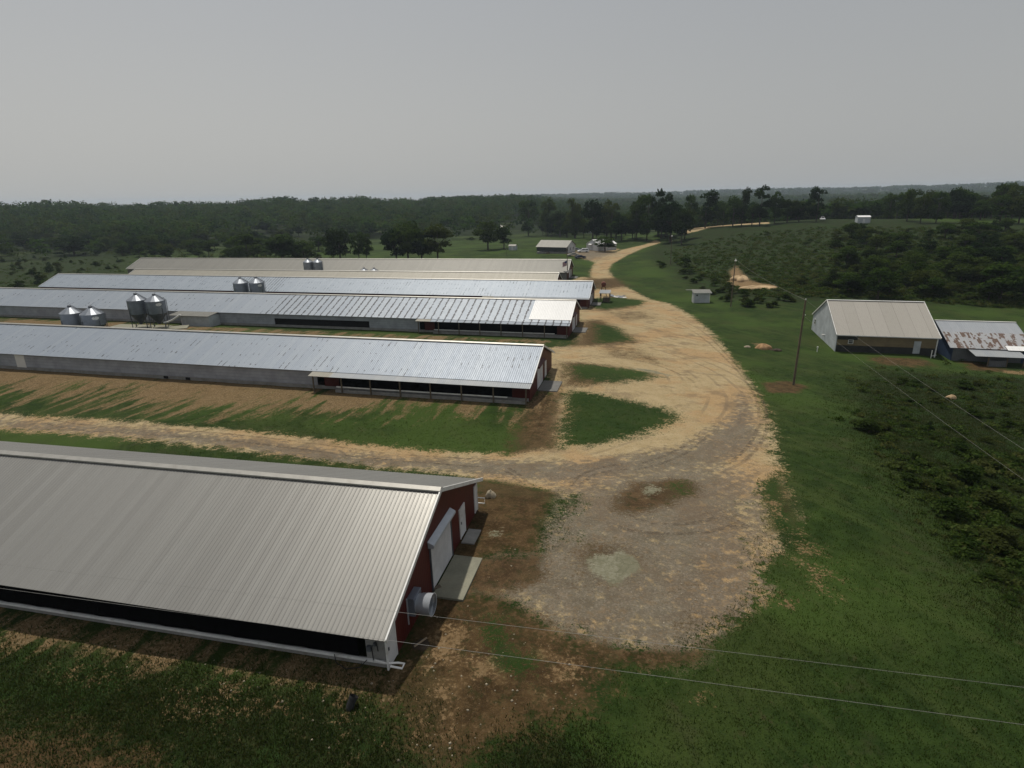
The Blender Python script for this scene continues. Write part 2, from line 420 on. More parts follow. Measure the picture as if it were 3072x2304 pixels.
def terrain_material():
    mt, n, b = new_mat('ground_cover')
    geo = n.node('ShaderNodeNewGeometry').outputs['Position']
    p = geo
    n1 = n.noise(p, .12, 5, .6); n2 = n.noise(p, .8, 5, .65); n3 = n.noise(p, 5.0, 4, .7); n4 = n.noise(p, 22.0, 3, .7)
    edge = n.math('ADD', n.math('MULTIPLY', n2, .34), n.math('ADD', n.math('MULTIPLY', n3, .40), n.math('MULTIPLY', n4, .26)))
    edge2 = n.noise(n.mapping(p, (1,1,1), loc=(31,17,5)), 1.6, 6, .7)
    # stretched noise for wash-outs running down the bank, square to the barns
    bank = n.mapping(n.mapping(p, (1,1,1), rot=(0,0,.245)), (.75, .11, .3))
    wash = n.noise(bank, 1.0, 5, .62)
    def mk(a, e=edge, amp=1.3, s=.06):
        v = n.math('ADD', n.attr(a), n.math('MULTIPLY', n.math('SUBTRACT', e, .5), amp))
        return n.math('MULTIPLY', n.step(v, .5 - s, .5 + s), n.step(n.attr(a), .02, .16))
    # grass
    g = n.mix(n.step(n2, .36, .64), (.0140,.0290,.0052), (.0255,.0465,.0086))
    g = n.mix(n.math('MULTIPLY', n.step(n1, .44, .62), .8), g, n.mix(n3, (.022,.040,.009), (.052,.066,.016)))
    g = n.mix(n.math('MULTIPLY', n.step(n4, .50, .70), .55), g, (.045,.068,.020))
    g = n.mix(n.math('MULTIPLY', n.step(n4, .48, .32), .6), g, (.006,.013,.004))
    g = n.mix(n.math('MULTIPLY', n.step(n.noise(p, .33, 5, .7), .55, .68), .6), g, (.036,.040,.016))
    g = n.mix(n.math('MULTIPLY', n.step(n.noise(n.mapping(p, (1,1,1), loc=(9,4,0)), .9, 6, .75), .60, .68), .5), g, (.062,.050,.026))
    sp = n.noise(n.mapping(p, (1,1,1), loc=(70,22,0)), .055, 5, .62)
    g = n.mix(n.math('MULTIPLY', n.step(sp, .46, .60), .75), g, n.mix(n3, (.030,.058,.010), (.052,.082,.017)))
    mow = n.noise(n.mapping(n.mapping(p, (1,1,1), rot=(0,0,-.45)), (.9,.07,1)), 1.0, 4, .6)
    g = n.mix(n.math('MULTIPLY', n.step(mow, .54, .66), .45), g, (.048,.066,.018))
    # overgrown
    rg = n.mix(n.step(n2, .32, .68), (.011,.020,.005), (.023,.031,.009))
    rg = n.mix(n.step(n3, .48, .75), rg, (.030,.034,.012))
    rg = n.mix(n.step(n.noise(p, .35, 4), .48, .60), rg, (.020,.038,.009))
    c = n.mix(mk('rough', amp=1.5, s=.2), g, rg)
    wd = n.mix(n.step(n.noise(p, .02, 4), .50, .66), (.014,.022,.007), (.050,.066,.022))
    c = n.mix(n.attr('wood'), c, wd)
    # gravel
    st = n.voro(p, 13.0, out=1); st_v = n.sep(st)[0]
    tan = n.mix(n.step(n2, .3, .7), (.315,.240,.125), (.395,.310,.175))
    tan = n.mix(n.math('MULTIPLY', n.step(n1, .46, .60), .6), tan, (.350,.215,.098))
    tan = n.mix(n.math('MULTIPLY', n.step(n3, .42, .28), .45), tan, (.20,.145,.080))
    gray = n.mix(n.step(n2, .3, .7), (.074,.069,.059), (.118,.110,.094))
    gray = n.mix(n.math('MULTIPLY', n.step(edge2, .52, .62), .6), gray, (.150,.104,.062))
    rd = n.mix(n.math('MULTIPLY', mk('gray', edge2, 3.6, .34), .80), tan, gray)
    rd = n.mix(n.math('MULTIPLY', n.step(st_v, .62, 1.0), .17), rd, (.42,.38,.32))
    rd = n.mix(n.math('MULTIPLY', n.step(st_v, .40, .0), .34), rd, (.085,.068,.050))
    rd = n.mix(n.math('MULTIPLY', n.step(n4, .52, .70), .45), rd, (.085,.068,.048))
    rd = n.mix(n.math('MULTIPLY', n.step(n.noise(n.mapping(p, (1,1,1), loc=(3,8,1)), .28, 5, .65), .52, .66), .5), rd, (.135,.100,.066))
    # wheel tracks following the curve of the yard
    w = n.node('ShaderNodeTexWave', wave_type='RINGS', rings_direction='Z')
    n.put(w.inputs['Vector'], n.mapping(p, (1,1,1), loc=(8, -74, 0))); n.put(w.inputs['Scale'], .16); n.put(w.inputs['Distortion'], 2.5); n.put(w.inputs['Detail'], 3.0); n.put(w.inputs['Detail Scale'], .3)
    tr = n.math('MULTIPLY', n.step(w.outputs['Fac'], .84, .97), n.step(n.noise(p, .09, 3), .46, .58))
    rd = n.mix(n.math('MULTIPLY', tr, .38), rd, (.13,.10,.07))
    c = n.mix(mk('road', amp=2.5, s=.06), c, rd)
    # dead grass and bare soil
    br = n.mix(n.step(n2, .34, .66), (.040,.023,.010), (.092,.056,.026))
    br = n.mix(n.math('MULTIPLY', n.step(n3, .46, .68), .6), br, (.125,.080,.040))
    br = n.mix(n.math('MULTIPLY', n.step(edge2, .51, .62), .75), br, (.026,.028,.009))
    br = n.mix(n.math('MULTIPLY', n.step(n1, .46, .58), .5), br, (.050,.038,.016))
    br = n.mix(n.math('MULTIPLY', n.step(n4, .50, .70), .6), br, (.026,.018,.010))
    br = n.mix(n.math('MULTIPLY', n.step(n4, .46, .32), .35), br, (.19,.13,.07))
    c = n.mix(n.math('MULTIPLY', mk('brown', amp=2.4, s=.18), .94), c, br)
    gr = n.mix(.5, g, n.mix(n.step(n3, .3, .7), (.011,.028,.005), (.022,.045,.009)))
    gr = n.mix(n.math('MULTIPLY', n.step(n2, .5, .66), .5), gr, (.034,.044,.014))
    c = n.mix(mk('green', amp=2.7, s=.06), c, gr)
    cl = n.mix(n.step(n3, .3, .7), (.108,.070,.033), (.205,.140,.074))
    cl = n.mix(n.math('MULTIPLY', n.step(st_v, .72, 1.0), .40), cl, (.36,.28,.18))
    cl = n.mix(n.math('MULTIPLY', n.step(n4, .5, .70), .6), cl, (.070,.042,.020))
    cl = n.mix(n.math('MULTIPLY', n.step(n2, .52, .66), .5), cl, (.085,.058,.028))
    wmix = n.math('ADD', n.math('MULTIPLY', wash, .56), n.math('MULTIPLY', edge, .44))
    c = n.mix(n.math('MULTIPLY', mk('clay', wmix, 4.4, .20), .92), c, cl)
    c = n.mix(n.math('MULTIPLY', mk('bare', amp=2.6, s=.08), .92), c, n.mix(.4, cl, (.25,.165,.085)))
    ck = n.voro(p, 1.6, 'DISTANCE_TO_EDGE', out=0)
    pa = n.mix(n.step(n3, .3, .7), (.165,.160,.105), (.235,.225,.165))
    pa = n.mix(n.math('MULTIPLY', n.step(n2, .45, .6), .5), pa, (.12,.115,.07))
    pa = n.mix(n.math('MULTIPLY', n.step(ck, .05, .0), .4), pa, (.08,.08,.05))
    c = n.mix(mk('pale', amp=2.6, s=.10), c, pa)
    n.put(b.inputs['Base Color'], c)
    n.put(b.inputs['Roughness'], .95); n.put(b.inputs['Specular IOR Level'], .08)
    h = n.math('ADD', n.math('MULTIPLY', n3, .6), n.math('ADD', n.math('MULTIPLY', n4, .35), n.math('MULTIPLY', st_v, .12)))
    n.put(b.inputs['Normal'], n.bump(h, .75, .12))
    return mt
M = {}
M['ground'] = terrain_material()

ny, nx = GX.shape
idx = np.arange(nx*ny).reshape(ny, nx)
Q = np.stack([idx[:-1,:-1], idx[:-1,1:], idx[1:,1:], idx[1:,:-1]], -1).reshape(-1, 4)
# faces of the gravel go to an object of their own, same material so the seam stays unseen
_eff = np.minimum(MASK['road'], 1 - MASK['green'] * .98)
isroad = _eff[Q].mean(1) > .5
def sub_mesh(name, sel):
    q = Q[sel]; used = np.unique(q); remap = np.full(nx*ny, -1); remap[used] = np.arange(len(used))
    o = raw_mesh(name, np.stack([VX, VY, VZ], -1)[used], remap[q], M['ground'], {k: ('POINT', v[used]) for k, v in MASK.items()})
    o.data.polygons.foreach_set('use_smooth', np.ones(len(q), bool))
    return o
tag(sub_mesh('ground', ~isroad), 'grass and bare earth of the farm rolling out to the wooded ridges', 'ground', kind='structure')
tag(sub_mesh('gravel_road', isroad), 'tan gravel yard and road curving past the ends of the poultry houses', 'road', kind='structure')

# ------------------------------------------------------------------ tyre tracks pressed into the gravel
def track_mat():
    mt, n, b = new_mat('tyre_tracks'); p = n.node('ShaderNodeNewGeometry').outputs['Position']
    n.put(b.inputs['Base Color'], n.mix(n.noise(p, 6, 3), (.085,.066,.046), (.14,.11,.078))); n.put(b.inputs['Roughness'], .95); n.put(b.inputs['Specular IOR Level'], .05)
    tr = n.node('ShaderNodeBsdfTransparent'); mx = n.node('ShaderNodeMixShader')
    n.put(mx.inputs[0], n.math('MULTIPLY', n.step(n.noise(p, 2.2, 5, .7), .40, .62), .40))
    n.l.new(tr.outputs[0], mx.inputs[1]); n.l.new(b.outputs[0], mx.inputs[2]); n.l.new(mx.outputs[0], mt.node_tree.nodes['Material Output'].inputs['Surface'])
    return mt
M['track'] = track_mat()
def c_(o, k, pts): return [(o[0]+x/k, o[1]+y/k) for x, y in pts]
TRACKS = [c_((1500,1150),3.687,[(730,1195),(800,1100),(900,1020),(1050,950),(1250,912),(1450,882)]), c_((1500,1150),3.687,[(900,1120),(980,1050),(1120,988),(1280,962),(1500,935)]),
 c_((1500,1150),3.687,[(20,945),(150,1030),(230,1105)]), c_((1500,1150),3.687,[(85,935),(220,1020),(310,1112)]), c_((1500,1150),3.687,[(1550,882),(1750,830),(1950,742),(2120,640),(2230,540)]), c_((1500,1150),3.687,[(1480,960),(1750,900),(2000,800),(2200,670),(2320,560)]),
 c_((1400,1500),1.323,[(560,90),(680,126),(840,135),(980,122),(1090,84)]), c_((1400,1500),1.323,[(640,60),(760,95),(900,92),(1010,62)]),
 [(x*S,y*S) for x,y in [(1560,1010),(1625,950),(1640,890),(1600,810),(1530,740),(1440,690)]], [(x*S,y*S) for x,y in [(1600,1000),(1648,950),(1655,890),(1618,820),(1550,745),(1450,685)]],
 [(x*S,y*S) for x,y in [(1250,780),(1330,772),(1420,790),(1500,830)]], [(x*S,y*S) for x,y in [(100,903),(420,932),(800,975),(1100,996)]], [(x*S,y*S) for x,y in [(100,915),(420,945),(800,990),(1050,1010)]]]
mb = MB()
for tr in TRACKS:
    P = np.array([at(*p)[:2] for p in tr]); t = np.concatenate([[0], np.cumsum(np.linalg.norm(np.diff(P, axis=0), axis=1))])
    # smooth the polyline with a cubic fit through its own knots
    tt = np.arange(0, t[-1], .8); C_ = [np.polyfit(t, P[:,i], min(4, len(P)-1)) for i in (0,1)]
    X = np.stack([np.polyval(c, tt) for c in C_], -1); D = np.gradient(X, axis=0); D /= np.linalg.norm(D, axis=1)[:,None]
    N_ = np.stack([-D[:,1], D[:,0]], -1)*.17
    A = X+N_; B = X-N_; za = height(A[:,0],A[:,1])+.025; zb = height(B[:,0],B[:,1])+.025
    vs = [v for i in range(len(X)) for v in ((*A[i],za[i]),(*B[i],zb[i]))]
    mb.add(vs, [(2*i,2*i+1,2*i+3,2*i+2)[::-1] for i in range(len(X)-1)])
tag(mb.build('tyre_tracks', M['track']), 'dark tyre tracks curving over the gravel yard', 'tyre tracks', kind='structure')

# ------------------------------------------------------------------ materials of the buildings
def roof_mat(name, base, alt, streaks=None, streak_col=(.05,.05,.055), metal=.25, rough=.5, seam=.9, seam_dark=.12, low=.0, zone=None):
    """painted ribbed sheet: one tone per panel, laps, and peeling dashes along the seams"""
    mt, n, b = new_mat(name)
    co = n.coord(); xyz = n.sep(co); x, y = xyz[0], xyz[1]
    u = n.math('DIVIDE', x, seam); cell = n.math('FLOOR', u); fr = n.math('FRACT', u)
    wn = n.node('ShaderNodeTexWhiteNoise', noise_dimensions='1D'); n.put(wn.inputs['W'], cell)
    r = wn.outputs['Value']
    big = n.noise(co, .12, 4, .6)
    fine = n.noise(n.mapping(co, (3.0,.5,1)), 1.5, 4, .7)
    c = n.mix(n.math('ADD', n.math('MULTIPLY', r, .6), n.math('MULTIPLY', big, .4)), base, alt)
    c = n.mix(n.math('MULTIPLY', n.step(fine, .45, .75), .25), c, tuple(q * .72 for q in base))
    sd = n.math('MULTIPLY', n.step(n.math('ABSOLUTE', n.math('SUBTRACT', fr, .5)), .465, .5), seam_dark * 3)
    c = n.mix(n.math('MINIMUM', sd, .8), c, tuple(q * .45 for q in base))
    # cross laps
    if streaks or low:
        amt = low
        for (a, bb, v) in (streaks or []):
            z = n.math('MULTIPLY', n.step(x, a - 1.5, a + 1.5), n.step(x, bb + 1.5, bb - 1.5))
            amt = n.math('MAXIMUM', amt, n.math('MULTIPLY', z, v))
        nz = n.noise(n.comb(n.math('MULTIPLY', cell, 7.31), n.math('MULTIPLY', y, .55), 3.0), 1.0, 3, .6)
        wide = n.math('MULTIPLY', n.math('SUBTRACT', n.noise(co, 2.2, 3), .28), .46)
        on = n.math('GREATER_THAN', n.math('ABSOLUTE', n.math('SUBTRACT', fr, .5)), n.math('SUBTRACT', .5, wide))
        th = n.math('GREATER_THAN', n.math('ADD', n.math('MULTIPLY', nz, .75), n.math('MULTIPLY', amt, .5)), .66)
        c = n.mix(n.math('MULTIPLY', on, th), c, streak_col)
    if zone:
        c = zone(n, co, x, y, c)
    n.put(b.inputs['Base Color'], c); n.put(b.inputs['Metallic'], metal); n.put(b.inputs['Roughness'], n.math('ADD', rough, n.math('MULTIPLY', n.math('SUBTRACT', fine, .5), .2)))
    n.put(b.inputs['Specular IOR Level'], .35)
    return mt

def wall_mat(name, col, pitch=.23, axis=0, rough=.55, metal=0.0, depth=.35, dark=.35, stain=(.05,.04,.03)):
    """ribbed cladding: fine lines across one axis, weathering, splash dirt from noise"""
    mt, n, b = new_mat(name)
    co = n.coord(); xyz = n.sep(co)
    fr = n.math('FRACT', n.math('DIVIDE', xyz[axis], pitch))
    rib = n.step(n.math('ABSOLUTE', n.math('SUBTRACT', fr, .5)), .5, .34)
    big = n.noise(co, .5, 5, .65); fine = n.noise(co, 9, 3)
    c = n.mix(n.step(big, .3, .7), tuple(q * .8 for q in col), tuple(min(1, q * 1.12) for q in col))
    c = n.mix(n.math('MULTIPLY', n.math('SUBTRACT', 1.0, rib), dark), c, tuple(q * .35 for q in col))
    c = n.mix(n.math('MULTIPLY', n.step(n.noise(co, 1.3, 6, .75), .58, .75), .35), c, stain)
    n.put(b.inputs['Base Color'], c); n.put(b.inputs['Roughness'], rough); n.put(b.inputs['Metallic'], metal); n.put(b.inputs['Specular IOR Level'], .3 if col[0] > .02 else .03)
    n.put(b.inputs['Normal'], n.bump(n.math('ADD', rib, n.math('MULTIPLY', fine, .2)), depth, .02))
    return mt

M['roof_beige'] = roof_mat('aged_galvalume', (0.220,0.214,0.199), (0.269,0.264,0.246), seam=.46, seam_dark=.05, metal=.45, rough=.40)
M['roof_blue'] = roof_mat('blue_gray_roof', (0.230,0.265,0.315), (0.272,0.305,0.345), low=.41, streak_col=(.075,.080,.092))
M['roof_peel'] = roof_mat('peeling_gray_roof', (0.232,0.265,0.309), (0.274,0.305,0.342), streaks=[(-62, 0.5, .80)], low=.40, streak_col=(.040,.042,.050), seam=1.37)
M['roof_patch'] = roof_mat('spotted_gray_roof', (0.237,0.274,0.319), (0.275,0.310,0.354), streaks=[(-152, -98, .46), (-100,-84,.72)], low=.44, streak_col=(.060,.075,.085))
M['roof_cream'] = roof_mat('cream_roof', (0.246,0.232,0.191), (0.284,0.268,0.226), seam=1.0, seam_dark=.10, metal=.15)
M['roof_tan'] = roof_mat('tan_gray_roof', (0.161,0.157,0.140), (0.193,0.189,0.167), seam=.9, seam_dark=.03, metal=.2)
M['roof_shed'] = roof_mat('pale_shed_roof', (0.307,0.290,0.255), (0.350,0.328,0.293), seam=2.0, seam_dark=.16, metal=.1)
def rust_zone(n, co, x, y, c):
    st = n.noise(n.mapping(co, (1.5,.35,1)), 1.0, 5, .7)
    blocks = n.noise(n.comb(n.math('MULTIPLY', n.math('FLOOR', n.math('DIVIDE', x, .30)), 3.7), n.math('MULTIPLY', y, .42), 0), 1.0, 3, .7)
    # the upper run of sheets is newer; rust holds to the lower half
    low_half = n.step(y, -3.0, -3.3)
    k = n.math('MULTIPLY', n.math('GREATER_THAN', n.math('ADD', n.math('MULTIPLY', blocks, .7), n.math('MULTIPLY', st, .4)), .562), low_half)
    c = n.mix(n.math('MULTIPLY', low_half, .5), c, (.31,.31,.31))
    return n.mix(k, c, n.mix(n.noise(co, 6, 3), (.068,.036,.022), (.120,.070,.048)))
M['roof_rust'] = roof_mat('rusted_roof', (0.253,0.274,0.299), (0.291,0.308,0.330), seam=.62, seam_dark=.03, zone=rust_zone)
M['roof_white'] = roof_mat('new_white_roof', (.70,.70,.69), (.78,.78,.77), seam=.9, seam_dark=.10, metal=0, rough=.4)
M['roof_awning'] = roof_mat('awning_roof', (0.245,0.265,0.286), (0.299,0.309,0.313), low=.1, seam=.9, streak_col=(.22,.24,.27))
M['trim'] = plain('white_trim', (.66,.66,.64), .45, var=.10, dirt=(.35,.33,.28))
M['ridge'] = plain('ridge_cap', (.34,.33,.30), .45, .3, var=.12, dirt=(.27,.25,.22))
M['door'] = plain('white_door', (.60,.60,.60), .5, var=.06, dirt=(.40,.37,.33))
M['roller'] = wall_mat('roller_slats', (.56,.56,.57), .12, 2, dark=.12, depth=.2, stain=(.36,.33,.30))
M['hood'] = plain('door_hood', (.44,.47,.51), .4, .3, var=.1)
M['fanbox'] = plain('fan_housing', (.17,.19,.23), .45, .3, var=.15)
M['red'] = wall_mat('red_cladding', (.075,.0095,.007), .23, 1, dark=.45, stain=(.05,.015,.012))
M['redx'] = wall_mat('red_cladding_side', (.075,.0095,.007), .23, 0, dark=.45, stain=(.05,.015,.012))
M['gray_curtain'] = wall_mat('gray_curtain', (.325,.340,.375), .42, 2, dark=.25, depth=.3, stain=(.14,.13,.115))
M['brown_curtain'] = wall_mat('brown_gray_curtain', (.155,.150,.135), .42, 2, dark=.3, depth=.3, stain=(.08,.075,.06))
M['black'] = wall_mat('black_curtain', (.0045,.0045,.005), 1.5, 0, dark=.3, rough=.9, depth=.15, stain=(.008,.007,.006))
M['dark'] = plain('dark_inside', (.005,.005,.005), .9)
M['sill'] = plain('concrete_sill', (.24,.235,.22), .8, var=.2, dirt=(.16,.14,.11), bump=.2)
M['apron'] = plain('gray_apron', (.135,.133,.125), .85, var=.2, scale=.8, dirt=(.09,.08,.06))
M['concrete'] = plain('concrete', (.20,.195,.145), .85, var=.18, scale=.8, dirt=(.22,.19,.13), bump=.25)
M['steel'] = plain('galvanised_steel', (.215,.235,.265), .40, .5, var=.16)
M['steel_dark'] = plain('weathered_steel', (.11,.12,.135), .55, .35, var=.22)
M['pvc'] = plain('white_plastic', (.72,.71,.68), .4, var=.06)
M['post'] = plain('treated_post', (.12,.095,.065), .9, var=.3)
M['wood'] = plain('old_wood', (.12,.095,.070), .9, var=.35)
M['plank'] = plain('weathered_plank', (.32,.25,.17), .9, var=.3)
M['dirt'] = plain('loose_dirt', (.36,.22,.11), .95, var=.35, bump=.5)
M['soil'] = plain('dark_soil', (.045,.032,.02), .95, var=.4, bump=.5)
M['bank_clay'] = plain('sandy_clay', (.42,.30,.17), .95, var=.3, bump=.5, scale=.6)
M['stone'] = plain('pale_stone', (.33,.28,.20), .9, var=.3, bump=.4, scale=5)
M['rust'] = plain('rusted_tank', (.12,.035,.020), .8, var=.4, scale=3)
M['frame_rust'] = plain('rusted_frame', (.060,.034,.014), .8, var=.4)
M['cable'] = plain('bare_wire', (.24,.235,.22), .6, .2)
M['siding_tan'] = wall_mat('tan_siding', (.185,.145,.082), .35, 2, dark=.18, depth=.2, stain=(.10,.08,.05))
M['siding_white'] = wall_mat('pale_metal_wall', (.42,.45,.47), .30, 1, dark=.15, depth=.2, stain=(.30,.30,.28))
M['siding_whitex'] = wall_mat('pale_metal_wall_side', (.42,.45,.47), .30, 0, dark=.15, depth=.2, stain=(.30,.30,.28))
M['skirt'] = plain('dark_tar_paper', (.028,.029,.026), .9, var=.3)
M['bluewall'] = wall_mat('faded_blue_boards', (.030,.050,.095), .25, 1, dark=.4, stain=(.04,.05,.06))
M['graywall'] = wall_mat('old_gray_boards', (.115,.120,.125), .25, 0, dark=.4, stain=(.05,.05,.045))
M['glass'] = plain('dark_glass', (.015,.018,.02), .12, spec=.6)
M['house_wall'] = wall_mat('white_siding', (.50,.51,.52), .25, 2, dark=.12, depth=.2, stain=(.35,.34,.32))
M['screen'] = plain('porch_screen', (.050,.056,.055), .8, var=.3)
M['rubber'] = plain('tyre_rubber', (.02,.02,.02), .9)

# ------------------------------------------------------------------ poultry houses
SL = None
def barn_root(name, label, P, h, s, rise, wall):
    return thing(name, label, 'poultry house', (P[0], P[1], P[2] - rise - wall), h, 'poultry houses in a row', ry=-s)

def roof_parts(root, L, wn, wf, rise, eave, slope, mat, pitch, rib, oh_g=.25, near_x1=None, name='roof', trim=True):
    """near slope, far slope, ridge cap and rake trim; x runs 0 (right gable) to -L"""
    zr = eave + rise
    mb = MB()
    mb.sheet(-L - oh_g, oh_g, (0, zr), (-wn, zr - wn*slope), pitch, rib)
    mb.sheet(-L - oh_g, oh_g, (.0, zr), (wf, zr - wf*slope), pitch, rib)
    rf = mb.build('roof', mat, root)
    c = MB()
    for sg in (-1, 1):
        c.add([(-L-oh_g-.05, 0, zr+.17), (oh_g+.05, 0, zr+.17), (oh_g+.05, sg*.24, zr+.155-.24*slope), (-L-oh_g-.05, sg*.24, zr+.155-.24*slope)], [(0,1,2,3) if sg > 0 else (0,3,2,1)])
        c.add([(-L-oh_g-.05, sg*.24, zr+.155-.24*slope), (oh_g+.05, sg*.24, zr+.155-.24*slope), (oh_g+.05, sg*.25, zr+.08-.25*slope), (-L-oh_g-.05, sg*.25, zr+.08-.25*slope)], [(0,1,2,3) if sg > 0 else (0,3,2,1)])
        c.add([(oh_g+.05, 0, zr+.17), (oh_g+.05, sg*.24, zr+.155-.24*slope), (oh_g+.05, sg*.24, zr-.05-.24*slope), (oh_g+.05, 0, zr-.05)], [(0,1,2,3) if sg < 0 else (0,3,2,1)])
    c.build('ridge_cap', M['ridge'], rf)
    if trim:
        for sg, w in ((-1, wn), (1, wf)):
            for x in (oh_g, -L-oh_g):
                t = MB()
                xo = x + (.03 if x > 0 else -.03)
                a = (xo, 0, zr + .0); bq = (xo, sg*w, zr - w*slope + .0)
                t.beam(a, bq, .07, .22)
                t.build('rake_trim', M['trim'], rf)
    return rf, zr

def gable_wall(root, x, yn, yf, eave_n, zr, slope, mat, th=.12):
    mb = MB()
    mb.prism_x([(-yn, 0), (yf, 0), (yf, zr - yf*slope - .08), (0, zr - .08), (-yn, zr - yn*slope - .08)], x - th, x)
    return mb.build('gable_wall', mat, root)

def panel(root, name, x, y0, y1, z0, z1, mat, th=.06, frame=None, parent=None):
    """a door or sheet set on the gable, facing +x"""
    mb = MB(); mb.box(x, x + th, y0, y1, z0, z1)
    o = mb.build(name, mat, parent or root, .01)
    if frame:
        fm = MB(); t = .07
        fm.box(x, x+th+.02, y0-t, y0, z0, z1+t); fm.box(x, x+th+.02, y1, y1+t, z0, z1+t); fm.box(x, x+th+.02, y0, y1, z1, z1+t)
        fm.build('frame', frame, o)
    return o

# ---- the red house in front
P1, h1, s1, W1, rise1, wall1 = (-4.12, 28.35, 10.643), -.2288, .010, 15.5, 3.228, 2.0
sl1 = rise1 / (W1/2)
b1 = barn_root('poultry_house', 'long low poultry house with aged metal roof and red gable, nearest and largest', P1, h1, s1, rise1, wall1)
roof_parts(b1, 150, W1/2, W1/2, rise1, wall1, sl1, M['roof_beige'], .23, .015)
zr1 = wall1 + rise1
yw = W1/2 - .58
gable_wall(b1, 0, yw, yw, 0, zr1, sl1, M['red'])
gable_wall(b1, -150 + .12, yw, yw, 0, zr1, sl1, M['red'])
wm = MB(); wm.box(-149.8, -1.0, -yw, -yw + .12, .0, .34); wm.build('sill', M['sill'], b1)
wm = MB(); wm.box(-149.8, -.14, -yw - .10, -yw - .004, .28, .40); wm.build('sill_board', M['trim'], b1)
wm = MB()
for k in range(75):                                           # curtain with slack folds between its ropes
    x0, x1 = -149.6 + k*1.975, -149.6 + (k+1)*1.975
    for j in range(4):
        a = x0 + (x1-x0)*j/4; bq = x0 + (x1-x0)*(j+1)/4
        d0, d1 = [.05*math.sin(q*3.1)*.5 + (.03 if i % 2 else 0) for i, q in ((j, a), (j+1, bq))]
        wm.add([(a, -yw+.06-d0, .40), (bq, -yw+.06-d1, .40), (bq, -yw+.05-d1*.3, wall1+.16), (a, -yw+.05-d0*.3, wall1+.16)], [(0,1,2,3)])
wm.build('side_curtain', M['black'], b1)
wm = MB(); wm.box(-149.8, -.14, yw-.12, yw, 0, wall1 + .12); wm.build('side_wall', M['redx'], b1)
wm = MB(); wm.box(-1.05, -.13, -yw-.004, -yw+.12, 0.0, wall1+.14); wm.build('corner_panel', M['sill'], b1)
wm = MB(); wm.box(-.06, .02, -yw-.025, -yw+.09, 0, wall1+.1); wm.build('corner_trim', M['trim'], b1)
wm = MB(); wm.box(-.06, .02, yw-.09, yw+.025, 0, wall1+.1); wm.build('corner_trim', M['trim'], b1)
wm = MB()
for x in (-15.6, -15.2): wm.beam((x-.3, -yw-.22, wall1+.02), (x, -yw-.16, wall1-.34), .05)
wm.build('curtain_bracket', M['cable'], b1)
def bar_local(root_loc, h, px, py, xl):
    """height and cross position, in a barn's own frame, of a photo pixel on the gable plane"""
    d = ray(px, py); ax = np.array([math.cos(h), math.sin(h), 0]); o = np.array(root_loc)
    t = ((o - CAM) @ ax + xl) / (d @ ax)
    q = CAM + d*t - o
    return float(q @ np.array([-math.sin(h), math.cos(h), 0])), float(q[2])
L1 = tuple(b1.location)
g = lambda px, py: bar_local(L1, h1, px, py, 0)
dl, dr = g(1298, 1764)[0], g(1355, 1664)[0]
dtop = g(1345, 1550)[1]
rd_ = panel(b1, 'roller_door', .0, dl, dr, .05, dtop, M['roller'], .05)
wm = MB()
for yy in (dl - .09, dr + .02):
    wm = MB(); wm.box(0, .09, yy, yy + .07, .02, dtop + .1); wm.build('door_track', M['steel_dark'], rd_)
wm = MB(); wm.prism_y([(0, dtop-.02), (.30, dtop-.02), (.36, dtop+.08), (.34, dtop+.20), (0, dtop+.38)], dl-.22, dr+.22); wm.build('door_hood', M['hood'], rd_, .02)
for (pxa, pxb, top) in (((1381,1600), (1394,1578), (1377,1525)), ((1162,1984), (1176,1960), (1155,1903))):
    ya, yb = g(*pxa)[0], g(*pxb)[0]
    if yb - ya < .7: yb = ya + .9
    dd = panel(b1, 'door', .0, ya, yb, .08, 2.02, M['door'], .05, M['trim'])
    wm = MB(); wm.box(.05, .09, ya+.12, ya+.18, 1.0, 1.16); wm.build('handle', M['steel_dark'], dd)
yn_ = g(1421,1520)[0]
panel(b1, 'door', .0, yw-.62, yw-.10, .10, 1.95, M['door'], .05, M['trim'])
# belt fan on the gable
yc, zc = g(1262, 1838); yc0, yc1 = g(1222, 1850)[0], g(1258, 1800)[0]
if yc1 - yc0 < 1.0: yc1 = yc0 + 1.25
fa, fb, fc = g(1220,1796), g(1224,1847), g(1240,1761)
yc0, yc1 = fa[0], max(fc[0], fa[0]+.95); z1_ = fa[1]; z0_ = min(fb[1], z1_-1.0)
wm = MB(); wm.box(.0, .38, yc0, yc1, z0_, z1_); fh = wm.build('exhaust_fan', M['fanbox'], b1, .02)
wm = MB(); wm.box(.0, .05, yc0-.06, yc0-.002, z0_-.45, z1_); wm.build('frame', M['hood'], fh)
r_ = .54; cy_ = (yc0+yc1)/2; cz_ = (z0_+z1_)/2 - .05
wm = MB(); wm.lathe([(r_*.84,.34),(r_*.86,.52),(r_*.93,.56),(r_*1.0,1.12),(r_*1.03,1.13),(r_*.98,1.13),(r_*.86,.56)], 32, (0, cy_, cz_), 'x')
wm.build('fan_cone', M['hood'], fh)
wm = MB()
for q in range(5):
    t = 2*math.pi*q/5
    wm.beam((.46, cy_, cz_), (.50, cy_+r_*.72*math.cos(t), cz_+r_*.72*math.sin(t)), .14, .02)
wm.lathe([(.0,.42),(.10,.42),(.10,.52),(.0,.52)], 12, (0,cy_,cz_), 'x'); wm.build('fan_blade', M['steel_dark'], fh)
wm = MB()
for q in range(9): wm.lathe([(r_*(.1+q*.1), 1.115), (r_*(.115+q*.1), 1.13)], 28, (0,cy_,cz_), 'x')
wm.build('fan_guard', M['steel_dark'], fh)
